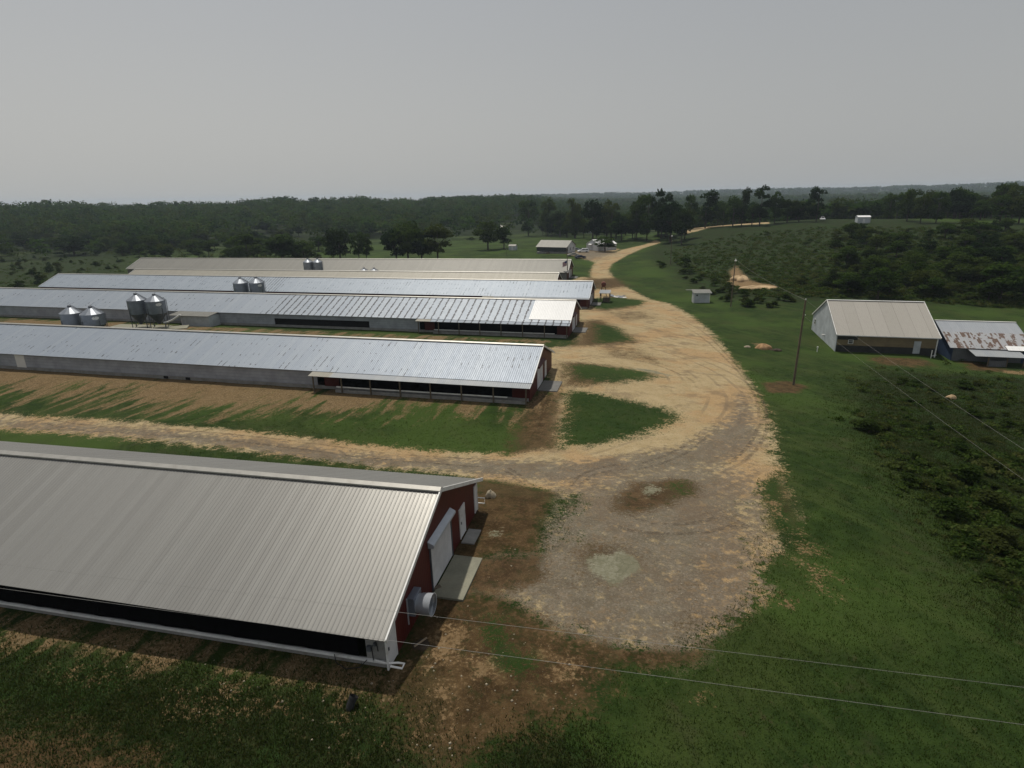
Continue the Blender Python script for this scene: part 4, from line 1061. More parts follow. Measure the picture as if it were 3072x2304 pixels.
# ------------------------------------------------------------------ far house, garage and cars
q = at(1699, 761)
hh = -.46
ho = thing('farmhouse', 'low white farmhouse with pale roof and a dark front porch, beside the parked cars', 'house', tuple(q), hh)
Lh, Wh, ev, zr = 14.2, 11.5, 2.9, 5.3; sh_ = (zr-ev)/(Wh/2)
mb = MB(); mb.sheet(-Lh-.4, .4, (Wh/2, zr), (-.5, ev-.5*sh_), .4, .02); mb.sheet(-Lh-.4, .4, (Wh/2, zr), (Wh+.5, ev-.5*sh_), .4, .02); mb.build('roof', M['roof_tan'], ho)
for x in (-Lh, -.15): mb = MB(); mb.prism_x([(2.0,-.5),(Wh,-.5),(Wh,ev-.06),(Wh/2,zr-.06),(2.0,ev+2.0*sh_-.06)], x, x+.15); mb.build('gable_wall', M['house_wall'], ho)
mb = MB(); mb.box(-Lh+.15, -.15, 2.0, 2.15, .4, ev+.7); mb.build('front_wall', M['house_wall'], ho)
mb = MB(); mb.box(-Lh+.15, -.15, Wh-.15, Wh, -.5, ev-.05); mb.build('back_wall', M['house_wall'], ho)
mb = MB(); mb.box(-Lh, 0, -.2, 2.0, -.5, .55); mb.build('porch_floor', M['sill'], ho)
mb = MB(); mb.box(-Lh, 0, -.18, -.12, .95, ev-.35); mb.box(-.06,0,-.1,2.0,.95,ev-.3); mb.build('porch_screen', M['screen'], ho)
for k in range(6): x = -Lh+.1+k*(Lh-.2)/5; mb = MB(); mb.box(x-.07,x+.07,-.26,-.14,.55,ev-.28); mb.build('porch_post', M['screen'], ho)
mb = MB(); mb.box(-9.2,-7.8,-1.4,-.2,-.4,.25); mb.box(-9.2,-7.8,-.8,-.2,.25,.5); mb.build('steps', M['wood'], ho)
for ya in (4.2, 8.0): window_x(ho, ya, ya+1.1, 1.1, 2.3, 0, 1)
GARAGE = (1795, 753)
def paint(name, col, metal=.3): return plain(name, col, .28, metal, var=.05, spec=.5)
def car(label, px, py, rz, paintm, kind='sedan', cat='car', group='cars parked by the farmhouse', name='parked_car', loc=None):
    q = at(px, py) if loc is None else np.array(loc)
    o = thing(name, label, cat, tuple(q), rz, group)
    Lc, Wc = {'sedan': (4.7,1.8), 'van': (5.1,1.95), 'pickup': (5.5,1.95)}[kind]
    if kind == 'sedan':
        low = [(-2.35,.35),(-2.35,.75),(-2.2,.92),(-1.2,.98),(1.05,.98),(2.1,.82),(2.33,.62),(2.33,.35)]
        top = [(-1.55,.97),(-.85,1.40),(.35,1.42),(1.15,.97)]
    elif kind == 'van':
        low = [(-2.5,.35),(-2.52,.9),(-2.45,1.1),(1.35,1.1),(2.2,.92),(2.5,.70),(2.52,.35)]
        top = [(-2.42,1.09),(-2.2,1.72),(.35,1.76),(1.45,1.09)]
    else:
        low = [(-2.75,.45),(-2.75,1.05),(-.7,1.05),(1.0,1.08),(2.5,1.02),(2.7,.85),(2.72,.45)]
        top = [(-.8,1.06),(-.65,1.75),(.55,1.77),(1.2,1.07)]
    mb = MB(); mb.prism_y([(x,z) for x,z in low[::-1]], -Wc/2, Wc/2)
    n = len(top); vs = [(x, -Wc/2*(.96 if z < 1.2 else .80), z) for x,z in top] + [(x, Wc/2*(.96 if z < 1.2 else .80), z) for x,z in top]
    mb.add(vs, [(0,1,2,3)[::-1], (4,5,6,7), (0,4,5,1)[::-1], (1,5,6,2)[::-1], (2,6,7,3)[::-1]])
    mb.build('body', paintm, o, .06)
    gl = MB()
    def lerp(a, b, t): return tuple(a[i]+(b[i]-a[i])*t for i in range(3))
    for sg in (0, 4):
        a,b_,c_,d_ = vs[sg],vs[sg+1],vs[sg+2],vs[sg+3]; off = -.012 if sg == 0 else .012
        for t0, t1 in ((.08,.47),(.52,.92)):
            qd = [lerp(lerp(a,d_,t0),lerp(b_,c_,t0),.12), lerp(lerp(a,d_,t1),lerp(b_,c_,t1),.12), lerp(lerp(a,d_,t1),lerp(b_,c_,t1),.88), lerp(lerp(a,d_,t0),lerp(b_,c_,t0),.88)]
            gl.add([(p[0],p[1]+off,p[2]) for p in qd], [(0,1,2,3) if sg == 0 else (3,2,1,0)])
    for i, j, off in ((0,1,-.012),(3,2,.012)):
        qd = [lerp(lerp(vs[i],vs[i+4],.06),lerp(vs[j],vs[j+4],.06),.1), lerp(lerp(vs[i],vs[i+4],.94),lerp(vs[j],vs[j+4],.94),.1), lerp(lerp(vs[i],vs[i+4],.94),lerp(vs[j],vs[j+4],.94),.9), lerp(lerp(vs[i],vs[i+4],.06),lerp(vs[j],vs[j+4],.06),.9)]
        gl.add([(p[0]+off,p[1],p[2]+.008) for p in qd], [(0,1,2,3)])
    gl.build('window', M['glass'], o)
    for x in (-Lc*.30, Lc*.31):
        for s_ in (-1,1):
            w = MB(); w.lathe([(.0,-.1),(.30,-.1),(.335,-.07),(.335,.07),(.30,.1),(0,.1)], 16, (x, s_*(Wc/2-.09), .335), 'y'); ww = w.build('wheel', M['rubber'], o)
            w = MB(); w.lathe([(0,.0),(.19,.0),(.19,.02),(0,.03)], 12, (x, s_*(Wc/2+.012) - (.0 if s_ > 0 else .03), .335), 'y'); w.build('rim', M['steel'], ww)
    for s_ in (-1,1):
        w = MB(); w.box(Lc/2-.06, Lc/2+.012, s_*Wc*.36-.17, s_*Wc*.36+.17, .62, .76); w.build('headlight', M['pvc'], o)
        w = MB(); w.box(-Lc/2-.03, -Lc/2+.05, s_*Wc*.4-.1, s_*Wc*.4+.1, .75, .95); w.build('tail_light', M['rust'], o)
    return o
wp_ = paint('white_paint', (.72,.73,.74), 0); bp_ = paint('navy_paint', (.018,.025,.06)); cp_ = paint('cream_paint', (.42,.40,.35), .2); gp_ = paint('gray_paint', (.22,.25,.28))
car('white minivan parked between the farmhouse and garage', 1749, 757, math.pi+.15, wp_, 'van', 'minivan')
car('dark blue sedan parked nearest the road bend', 1741, 775, .1, bp_)
car('cream sedan parked on the grass just left of the dark blue sedan', 1719, 768, math.pi+.1, cp_)
car('silver-gray car half hidden behind the minivan at the house corner', 1727, 752, .25, gp_)
car('white pickup truck parked on the hilltop before the tall pine', 2467, 661, -1.9, wp_, 'pickup', 'pickup truck', None, 'pickup_truck')
def hut(label, name, cat, px, py, rz, W, L, ev, zr, wall, roof, wallx=None):
    q = at(px, py); o = thing(name, label, cat, tuple(q), rz)
    s_ = (zr-ev)/(W/2)
    mb = MB(); mb.sheet(-.15, L+.15, (W/2, zr), (-.2, ev-.2*s_), .3, .02); mb.sheet(-.15, L+.15, (W/2, zr), (W+.2, ev-.2*s_), .3, .02); mb.build('roof', M[roof], o)
    for x in (0, L-.1): mb = MB(); mb.prism_x([(0,-.5),(W,-.5),(W,ev-.05),(W/2,zr-.05),(0,ev-.05)], x, x+.1); mb.build('gable_wall', M[wall], o)
    for y in (0, W-.1): mb = MB(); mb.box(.1, L-.1, y, y+.1, -.5, ev-.04); mb.build('side_wall', M[wallx or wall], o)
    mb = MB(); mb.box(L*.4, L*.4+.9, -.03, -.004, 0, min(2.0, ev-.15)); mb.build('door', M['door'], o)
    return o
ga = hut('white garage with a bright roof half hidden by the lone dark yard tree', 'garage', 'garage', *GARAGE, .50, 9.4, 10.5, 2.9, 4.9, 'house_wall', 'roof_white')
mb = MB(); mb.box(-.05, -.004, 1.0, 4.2, 0, 2.4); mb.build('garage_door', M['door'], ga)
mb = MB(); mb.prism_y([(-1.0,2.55),(-1.0,2.62),(-.01,3.0),(-.01,2.9)], 4.6, 6.8); mb.build('awning', M['roof_white'], ga)
hut('little white shed standing on the hilltop right of the pickup', 'storage_shed', 'shed', 2572, 670, -.25, 4.6, 5.4, 2.9, 3.5, 'siding_white', 'roof_white', 'siding_whitex')
hut('tiny gray hut on the far lawn beside the round oak', 'garden_hut', 'hut', 1526, 751, -.3, 3.0, 3.6, 2.2, 2.8, 'siding_white', 'roof_tan', 'siding_whitex')
hut('roof of a pale cabin glimpsed among trees beyond the lawn', 'cabin', 'cabin', 1496, 690, -.3, 6, 7, 2.5, 4.2, 'house_wall', 'roof_tan')
hut('pale mobile home half hidden deep in the dark tree line', 'mobile_home', 'mobile home', 1745, 700, -.2, 4, 9, 2.6, 3.4, 'house_wall', 'roof_white')

# ------------------------------------------------------------------ small things on the ground
def lump(mat, name, loc, sx, sy, sz, label, cat, seed=0, n=26, rough=.22, group=None):
    """an irregular mound or stone, flat below"""
    r = np.random.default_rng(seed); ph = r.uniform(0,6.28,(6,2)); am = r.uniform(.3,1,6)
    vs = []; fs = []; m_ = n//2
    for i in range(m_+1):
        for k in range(n):
            a = 2*math.pi*k/n; t = math.pi*.5*i/m_
            rr_ = math.cos(t)*(1.0); zz = math.sin(t)
            dn = sum(am[j]*math.sin((j+1)*a+ph[j,0]+2*t*math.sin(ph[j,1])) for j in range(6))*rough/2.2
            vs.append((rr_*sx*(1+dn)*math.cos(a), rr_*sy*(1+dn)*math.sin(a), zz*sz*(1+dn*.7)))
    for i in range(m_):
        for k in range(n): fs.append((i*n+k, i*n+(k+1)%n, (i+1)*n+(k+1)%n, (i+1)*n+k))
    # skirt set into the ground
    o0 = len(vs)
    for k in range(n): x,y,z = vs[k]; vs.append((x*1.02, y*1.02, -.5*sz-.1))
    for k in range(n): fs.append((o0+k, o0+(k+1)%n, (k+1)%n, k))
    mb = MB(); mb.add(vs, fs, True)
    return obj_at(mb, name, M[mat], loc, 0, label, cat, group)
q = at(2290, 1046); lump('dirt', 'dirt_pile', tuple(q), 1.35, .95, .8, 'orange dirt pile in the grass between the road and the shed', 'dirt pile', 3)
q = at(2330, 1052); lump('soil', 'dirt_pile', tuple(q), .9, .6, .35, 'dark clod of earth lying at the right foot of the orange dirt pile', 'dirt pile', 5)
q = at(2242, 1042); lump('stone', 'rock', tuple(q), .5, .35, .3, 'pale rock in the grass left of the orange dirt pile', 'rock', 8)
q = at(2275, 866); lump('bank_clay', 'clay_bank', tuple(q), 5.2, 2.0, .85, 'long sandy clay bank cut into the scrub below the hill', 'earth bank', 11)
q = at(2222, 840); lump('bank_clay', 'clay_bank', tuple(q), 2.6, 3.0, 1.2, 'steeper bare clay hump at the left end of the sandy bank', 'earth bank', 13, rough=.35)
q = at(2852, 1196); lump('bank_clay', 'rock', tuple(q), .62, .45, .5, 'pale pointed boulder lying in the right-hand scrub', 'rock', 21)
q = at(1472, 1490); lump('stone', 'rock', tuple(q), .36, .32, .45, 'pale boulder in brown grass off the far corner of the red house', 'rock', 22, rough=.35)
q = at(1345, 1936)
mb = MB()
q = at(1264, 1936)
lump('soil', 'burrow', tuple(q), .42, .36, .10, 'dark burrow scraped in the soil by the red gable', 'hole', 31)
mb = MB(); mb.beam((-.35,-.05,.10),(.32,.12,.24),.09,.03); obj_at(mb, 'plank', M['plank'], tuple(q), .4, 'short weathered plank lying across the dark burrow', 'plank')
q = at(1062, 2112)
mb = MB(); mb.tube([(-.10,-.30,-.25),(-.06,-.18,.12),(.04,.0,.42)], [.17,.17,.17], 16, cap=False); mb.tube([(.04,.0,.42),(-.06,-.18,.12)], .145, 16, cap=False); mb.tube([(.02,-.035,.36),(.045,.01,.43)], [.19,.19], 16, cap=False)
obj_at(mb, 'culvert_pipe', M['rubber'], tuple(q), -.2, 'black plastic pipe stub sticking out of the foreground bank', 'pipe')
q = at(1560, 1708-120)
mb = MB(); mb.box(-.25,.25,-.12,.12,-.05,.10); qq = at(1309, 1768); obj_at(mb, 'plank', M['wood'], tuple(qq+np.array([0,0,.06])), .5, 'dark block lying at the near jamb of the roller door', 'block')

# ------------------------------------------------------------------ foliage
def leaf_mat(name, dark, light, warm, rnd=True):
    mt, n, b = new_mat(name)
    t = n.attr('tone')
    c = n.mix(t, dark, light)
    if rnd:
        oi = n.node('ShaderNodeObjectInfo'); r = oi.outputs['Random']
        c = n.mix(n.math('MULTIPLY', n.step(r, .3, 1.0), .55), c, warm)
    else:
        c = n.mix(n.math('MULTIPLY', n.step(n.attr('hue'), .35, 1.0), .7), c, warm)
    n.put(b.inputs['Base Color'], c); n.put(b.inputs['Roughness'], 1.0); n.put(b.inputs['Specular IOR Level'], .02)
    # light comes through leaves as well as off them
    tl = n.node('ShaderNodeBsdfTranslucent'); n.put(tl.inputs['Color'], n.mix(.5, c, n.mix(1.0, c, (1.25,1.35,.7), 'MULTIPLY')))
    mx = n.node('ShaderNodeMixShader'); mx.inputs[0].default_value = .42
    out = mt.node_tree.nodes['Material Output']
    n.l.new(b.outputs[0], mx.inputs[1]); n.l.new(tl.outputs[0], mx.inputs[2]); n.l.new(mx.outputs[0], out.inputs['Surface'])
    return mt
M['leaf'] = leaf_mat('broad_leaves', (.014,.030,.006), (.054,.090,.018), (.060,.066,.018))
M['needle'] = leaf_mat('needles', (.009,.020,.007), (.023,.043,.013), (.028,.040,.012))
M['willow'] = leaf_mat('willow_leaves', (.020,.038,.010), (.044,.074,.020), (.045,.066,.020))
M['scrub'] = leaf_mat('scrub_leaves', (.016,.031,.007), (.047,.074,.016), (.056,.060,.019))
M['forest'] = leaf_mat('forest_canopy', (.014,.034,.008), (.044,.082,.019), (.052,.064,.017), False)
M['bark'] = plain('bark', (.06,.048,.036), .95, var=.35, scale=4)

def crown_points(kind, n, rg):
    """leaf centres and outward directions in a unit tree: height 1, crown about 1 wide"""
    if kind == 'oak':
        nl = rg.integers(12, 17); c = rg.normal(size=(nl,3)); c /= np.linalg.norm(c, axis=1)[:,None]
        c *= rg.uniform(.45,1.0,(nl,1))**.5; c = c*np.array([.33,.33,.33]) + [0,0,.54]; rad = rg.uniform(.16,.25,nl)
    elif kind == 'tall':
        nl = rg.integers(13, 18); z = rg.uniform(.12,.88,nl); w = .37*np.sin(np.clip((z-.08)/.92,0,1)*np.pi)**.6
        a = rg.uniform(0,6.28,nl); q = rg.uniform(.2,1,nl)**.5*w; c = np.stack([q*np.cos(a), q*np.sin(a), z], -1); rad = rg.uniform(.15,.23,nl)
    elif kind == 'pine':
        nl = 17; z = np.linspace(.20,.95,nl) + rg.normal(0,.02,nl); w = .38*np.sqrt(np.clip(1-((z-.58)/.44)**2, .06, 1))
        a = rg.uniform(0,6.28,nl); q = rg.uniform(.3,1,nl)*w; c = np.stack([q*np.cos(a), q*np.sin(a), z], -1); rad = rg.uniform(.11,.18,nl)
    elif kind == 'cedar':
        nl = 26; z = rg.uniform(.08,.93,nl)**1.0; w = .42*(1-z)**.75; a = rg.uniform(0,6.28,nl); q = w*rg.uniform(.4,1,nl)
        c = np.stack([q*np.cos(a), q*np.sin(a), z], -1); rad = .06+.14*(1-z)*rg.uniform(.7,1.3,nl)
    else:                                             # shrub
        nl = rg.integers(8, 12); a = rg.uniform(0,6.28,nl); q = rg.uniform(0,.34,nl); z = rg.uniform(.18,.66,nl)*(1.15-q)
        c = np.stack([q*np.cos(a), q*np.sin(a), z], -1); rad = rg.uniform(.14,.26,nl)
    p = rad**2; k = rg.choice(nl, n, p=p/p.sum())
    d = rg.normal(size=(n,3)); d[:,2] = np.abs(d[:,2])*.9 + d[:,2]*.35 ; d /= np.linalg.norm(d, axis=1)[:,None]
    pos = c[k] + d*rad[k][:,None]*rg.uniform(.55,1.10,(n,1))*np.array([1,1,.85])
    lt = rg.uniform(0,1,nl)
    tone = np.clip(lt[k]*.65 + rg.uniform(0,.5,n) - .08, 0, 1)
    pos[:,2] = np.maximum(pos[:,2], .015)
    return pos, d, tone, c, rad

def leaf_quads(pos, d, size, rg, up=.35, flat=.6):
    n = len(pos)
    nr = d*.75 + rg.normal(size=(n,3))*flat + [0,0,up]; nr /= np.linalg.norm(nr, axis=1)[:,None]
    h = rg.normal(size=(n,3)); t = np.cross(nr, h); t /= np.linalg.norm(t, axis=1)[:,None]; bt = np.cross(nr, t)
    s = (np.asarray(size)*rg.uniform(.55,1.35,n))[:,None]
    k = lambda: rg.uniform(.6,1.2,(n,1))
    V = np.stack([pos - t*s*k(), pos - bt*s*k()*.7, pos + t*s*k(), pos + bt*s*k()*.7], 1).reshape(-1,3)
    return V, np.arange(4*n).reshape(n,4)

def trunk_mesh(kind, c, rg):
    mb = MB()
    top = {'oak': .62, 'tall': .86, 'pine': .95, 'cedar': .9, 'shrub': .3}[kind]
    r = {'oak': .028, 'tall': .024, 'pine': .020, 'cedar': .016, 'shrub': .02}[kind]
    bend = rg.normal(0,.006,2)
    ax = lambda z: np.array([bend[0]*math.sin(z*3), bend[1]*math.sin(z*2.3), z])
    mb.tube([ax(-.04), ax(.02), ax(top*.35), ax(top*.7), ax(top)], [r*1.5, r*1.1, r*.85, r*.55, r*.15], 7)
    for q in c[:8]:
        z0 = max(.08, min(q[2]*.6, top*.85)); a = ax(z0)
        mb.tube([a, (a+q)/2 + [0,0,.02], q], [r*.42, r*.28, r*.08], 5)
    return mb
PROTO = {}
def proto(kind, matname, nvar, nleaf, leaf, key=None):
    out = []
    for i in range(nvar):
        rg = np.random.default_rng(abs(hash((kind, i, 5))) % 10000 if False else 1000*i + len(kind)*37 + nleaf)
        pos, d, tone, c, rad = crown_points(kind, nleaf, rg)
        V, Fq = leaf_quads(pos, d, leaf, rg)
        o = raw_mesh('crown', V, Fq, M[matname], {'tone': ('FACE', tone)})
        t = trunk_mesh(kind, c, rg).build('trunk', M['bark'])
        out.append((o.data, t.data))
        bpy.data.objects.remove(o); bpy.data.objects.remove(t)
    PROTO[key or kind] = out
proto('oak', 'leaf', 4, 2000, .040); proto('tall', 'leaf', 4, 1900, .038); proto('pine', 'needle', 3, 1600, .036)
proto('cedar', 'needle', 3, 1400, .036); proto('shrub', 'scrub', 4, 1000, .052); proto('shrub', 'willow', 2, 1500, .046, 'willow'); proto('oak', 'needle', 3, 2000, .040, 'darkoak')
_tn = [0]
NAMEOF = {'oak': 'broadleaf_tree', 'tall': 'broadleaf_tree', 'pine': 'pine_tree', 'cedar': 'cedar_tree', 'shrub': 'shrub', 'willow': 'bushy_tree', 'darkoak': 'broadleaf_tree'}
def plant(kind, x, y, z, h, w, label, cat='tree', group=None):
    _tn[0] += 1; k = _tn[0]
    cm, tm = PROTO[kind][k % len(PROTO[kind])]
    o = thing(NAMEOF[kind], label, cat, (x, y, z-.05), (k*2.399) % 6.28, group)
    o.scale = (w, w, h)
    t = bpy.data.objects.new('trunk' if cat != 'shrub' else 'stem', tm); COL.objects.link(t); t.parent = o
    c = bpy.data.objects.new('crown' if cat != 'shrub' else 'foliage', cm); COL.objects.link(c); c.parent = o
    return o
def tree(kind, px, py, hpx, wpx, label, group=None, cat='tree'):
    q = at(px, py); z = project(q)[2]; s = z/FP
    return plant(kind, q[0], q[1], q[2], hpx*s*1.03, wpx*s*1.12, label, cat, group)

# single trees one can point at: (kind, base x, base y, height, width in photo pixels, label)
TREES = [
 ('darkoak',1022,778,92,70,'dense dark tree behind the farthest roof, left of two thin-trunked trees'),
 ('tall',1078,770,74,36,'slim tree with a bare leaning trunk, right beside the dense dark tree'),
 ('tall',1100,765,58,34,'smaller slim open tree right of the bare leaning one'),
 ('darkoak',1190,778,92,66,'left tree of the dark clump over the middle of the farthest roof'),
 ('oak',1226,779,112,82,'tallest tree of the dark clump over the middle of the farthest roof'),
 ('darkoak',1266,778,86,64,'right tree of the dark clump behind the farthest roof'),
 ('oak',1314,778,95,72,'round-topped tree on a short bare trunk alone behind the farthest roof'),
 ('oak',1464,749,86,80,'large round oak standing on the lawn left of the gray hut'),
 ('oak',1512,746,70,58,'lower round tree touching the big lawn oak on its right'),
 ('shrub',1415,722,14,28,'small lone bush on the pale pasture slope left of the lawn oak'),
 ('oak',1815,755,42,66,'dark spreading tree standing alone in front of the white garage'),
 ('tall',1585,708,98,64,'tall tree rising behind the farmhouse at the left end of the wood'),
 ('tall',1642,708,106,58,'tall ragged tree behind the farmhouse roof ridge'),
 ('darkoak',1680,712,76,66,'dark tree just behind the right end of the farmhouse'),
 ('tall',1724,714,110,66,'high dark tree between farmhouse and garage'),
 ('darkoak',1778,716,116,70,'high rounded tree rising straight behind the garage'),
 ('tall',1833,712,104,70,'tall tree behind the right side of the garage'),
 ('darkoak',1864,722,76,62,'lower dark tree right of the garage by the wood edge'),
 ('tall',1909,719,124,62,'tall tree left of the highest crown where the road enters the wood'),
 ('tall',1940,722,126,60,'high-crowned tree directly left of where the road enters the wood'),
 ('pine',1983,716,132,80,'blunt-topped pine, highest of the wood above the road mouth'),
 ('darkoak',2010,728,124,96,'broad dark tree overhanging the road where it enters the wood'),
 ('darkoak',2044,734,102,60,'dark tree at the right side of the road mouth'),
 ('tall',2066,688,94,48,'tree rising behind the road mouth, right of the broad dark one'),
 ('pine',2115,684,98,86,'pale feathery pine with a flat top left of the upper road'),
 ('tall',2169,679,66,34,'slim dark tree standing at the left of the upper road trees'),
 ('oak',2198,680,84,56,'rounded tree on a clear trunk right at the upper road'),
 ('pine',2224,679,100,56,'narrow dark pine rising above the upper road trees'),
 ('pine',2278,677,103,84,'big pale pine with layered top on the upper road'),
 ('oak',2255,678,62,44,'bright green low tree between the two pines on the upper road'),
 ('tall',2323,670,88,48,'tree with a lopsided top right of the layered pine'),
 ('darkoak',2361,668,66,62,'round dark tree on the ridge right of the lopsided one'),
 ('darkoak',2396,666,62,54,'low dark tree left of the pine beside the pickup'),
 ('pine',2448,665,90,74,'stout tall pine standing just left of the white pickup'),
 ('oak',2500,652,52,56,'low rounded tree behind the pickup on the hilltop'),
 ('darkoak',2540,650,50,60,'dark rounded tree left of the hilltop shed'),
 ('oak',2640,655,48,56,'rounded tree right of the hilltop shed'),
 ('tall',2720,664,98,62,'tall tree whose crown breaks the far ridge, right of the hilltop shed'),
 ('tall',2760,670,82,58,'tree right next to the tall one breaking the ridge'),
 ('tall',2807,670,86,56,'peaked tree in the middle of the right-hand tree line'),
 ('tall',2884,655,80,68,'broad upright tree breaking the ridge toward the right edge'),
 ('oak',2940,660,58,62,'lower rounded tree right of the broad upright one'),
 ('oak',2998,670,78,70,'rounded tree near the right edge of the tree line'),
 ('oak',3055,671,84,70,'tree at the very right edge on the skyline'),
 ('darkoak',224,766,56,88,'large round dark tree on the far left valley floor'),
 ('willow',745,768,78,84,'bushy light green tree behind the left part of the farthest roof'),
 ('willow',848,776,82,104,'biggest bright green bushy tree left of the dense dark tree'),
 ('willow',915,776,60,70,'small bright green bushy tree next to the dense dark tree'),
 ('shrub',64,872,36,52,'dark round bush left of the spotted roof end'),
 ('oak',2998,900,110,135,'big round leafy tree at the right edge above the rusty barn'),
 ('oak',2632,896,90,92,'round leafy tree above the shed roof on the brushy slope'),
 ('cedar',2582,722,58,62,'dark cedar-shaped tree just below the hilltop shed'),
 ('darkoak',2607,812,66,62,'dark round tree halfway up the brushy slope above the shed'),
 ('shrub',2506,745,34,50,'dark wide shrub on the slope below the pickup'),
 ('shrub',2060,800,36,44,'dark bush in the scrub beside the slim lamp pole'),
 ('cedar',2830,770,44,44,'small pointed cedar on the right slope below the tree line'),
 ('oak',2720,850,60,70,'round pale green tree above the right end of the shed'),
 ('cedar',2785,1290,34,30,'small pointed cedar in the low scrub at the right'),
 ('oak',2930,730,60,90,'spreading tree on the upper right slope'),
 ('oak',2870,830,70,96,'wide tree midway up the right slope'),
 ('darkoak',2950,800,60,80,'dark tree on the right slope beside the wide one'),
 ('shrub',700,780,24,40,'low green bush at the back of the tan roof'),
]
for t in TREES:
    if t[2] in (776,778,779,780,768,770,765,763) and 690 < t[1] < 1330 and t[0] != 'shrub':
        t = (t[0], t[1], t[2]+13, t[3]+15, t[4]*1.28, t[5])
    tree(*t, cat='shrub' if t[0] == 'shrub' else 'tree')

def in_poly(P, x, y):
    return sdf(P, np.array([x]), np.array([y]))[0] < 0
def scatter_px(pts, n, seed):
    """random spots spread over a photo region, laid on the terrain"""
    rg = np.random.default_rng(seed); P = np.array(pts, float); lo, hi = P.min(0), P.max(0); out = []
    while len(out) < n:
        p = rg.uniform(lo, hi)
        if in_poly(P, p[0], p[1]): out.append(p)
    return sorted(out, key=lambda p: p[1])
HILL = [(2060,745),(2200,710),(2450,690),(2700,690),(3100,690),(3100,900),(2850,905),(2650,890),(2400,880),(2250,880),(2130,830),(2050,800)]
rg = np.random.default_rng(3)
def clear_of(x, y, pts, d): return all((x-a)**2+(y-b)**2 > d*d for a, b in pts)
n_ = 0
HILL_RIGHT = [(2480,705),(2700,690),(3100,690),(3100,905),(2850,905),(2650,890),(2560,860)]
for p in scatter_px(HILL, 190, 4) + scatter_px(HILL_RIGHT, 95, 14):
    if p[0] < 2480 and rg.uniform() < .80: continue
    if 2130 < p[0] < 2350 and 780 < p[1] < 900: continue
    q = at(*p); big = rg.uniform()**2.0; k = 'shrub' if big < .5 else ('oak' if rg.uniform() < .6 else 'cedar')
    w = 2.4 + 5.5*big; hgt = w*(.62 if k == 'shrub' else .85)
    plant(k, q[0], q[1], q[2], hgt, w*1.1, 'leafy shrub or young tree in the thicket covering the slope right of the road', 'shrub' if k == 'shrub' else 'tree', 'thicket on the right slope')
# edge of scrub along the mown strip
for p in scatter_px([(1960,770),(2030,790),(2150,850),(2250,890),(2420,905),(2420,930),(2240,925),(2100,880),(1990,830)], 36, 5):
    q = at(*p); w = rg.uniform(1.6, 3.4)
    plant('shrub', q[0], q[1], q[2], w*.7, w*1.2, 'low bush along the edge of the mown grass below the clay bank', 'shrub', 'bushes edging the mown strip')
# low brush in the right foreground
LOWB = [(2560,1150),(2640,1108),(2800,1130),(3090,1128),(3090,1800),(2980,1720),(2850,1600),(2740,1500),(2660,1400),(2590,1290)]
for p in scatter_px(LOWB, 80, 6):
    q = at(*(p + rg.normal(0, 22, 2))); w = rg.uniform(.6, 1.0) + 1.9*rg.uniform()**3
    plant('shrub', q[0], q[1], q[2], w*rg.uniform(.45,.75), w*1.25, 'weedy bush in the overgrown patch at the lower right', 'shrub', 'weedy bushes of the right foreground')
for p in scatter_px([(0,770),(200,775),(400,770),(370,815),(120,860),(0,865)], 42, 8):
    q = at(*p); w = rg.uniform(1.8, 5.0)
    plant('shrub' if rg.uniform() < .7 else 'cedar', q[0], q[1], q[2], w*.75, w, 'small bush dotted over the rough pasture on the left', 'shrub', 'bushes on the left pasture')
# trees on the valley floor, nearest 130 by themselves
VALLEY = [(0,760),(0,690),(300,690),(700,680),(1000,690),(1000,735),(700,755),(420,768),(200,765)]
for p in scatter_px(VALLEY, 95, 9):
    q = at(*p); k = ['oak','darkoak','willow','tall'][rg.integers(0,4)]; w = rg.uniform(5, 11)
    plant(k, q[0], q[1], q[2], w*rg.uniform(.85,1.2), w*1.15, 'tree among the loose groves on the valley floor at the left', 'tree', 'groves on the left valley floor')
for p in scatter_px([(300,738),(1000,736),(1005,782),(420,782)], 62, 91) + scatter_px([(0,715),(420,712),(420,772),(0,764)], 46, 92):
    q = at(*p); k = ['oak','willow','willow','darkoak','tall','shrub'][rg.integers(0,6)]; w = rg.uniform(4, 10)
    plant(k, q[0], q[1], q[2], w*rg.uniform(.75,1.1), w*1.2, 'tree among the loose groves on the valley floor at the left', 'shrub' if k == 'shrub' else 'tree', 'groves on the left valley floor')
for p in scatter_px([(1560,700),(2060,700),(2060,720),(1960,716),(1880,722),(1700,716),(1560,712)], 34, 10):
    q = at(*p); k = ['oak','darkoak','tall','pine'][rg.integers(0,4)]; w = rg.uniform(7, 11); hh_ = rg.uniform(10, 16)
    plant(k, q[0], q[1], q[2], hh_, w, 'dark tree within the wood behind the farmhouse and garage', 'tree', 'trees of the wood behind the farmhouse')
for p in scatter_px([(2080,672),(2300,664),(2480,650),(2700,650),(3090,655),(3090,668),(2700,664),(2480,656),(2300,672),(2090,684)], 52, 12):
    q = at(*p); q = np.array([q[0]*1.08, q[1]*1.08, 0]); q[2] = H(q[0], q[1]); k = ['oak','darkoak','tall'][rg.integers(0,3)]; w = rg.uniform(6, 9)
    plant(k, q[0], q[1], q[2], rg.uniform(10, 16), w*1.35, 'tree filling the hilltop tree line behind the upper road', 'tree', 'trees of the hilltop line')

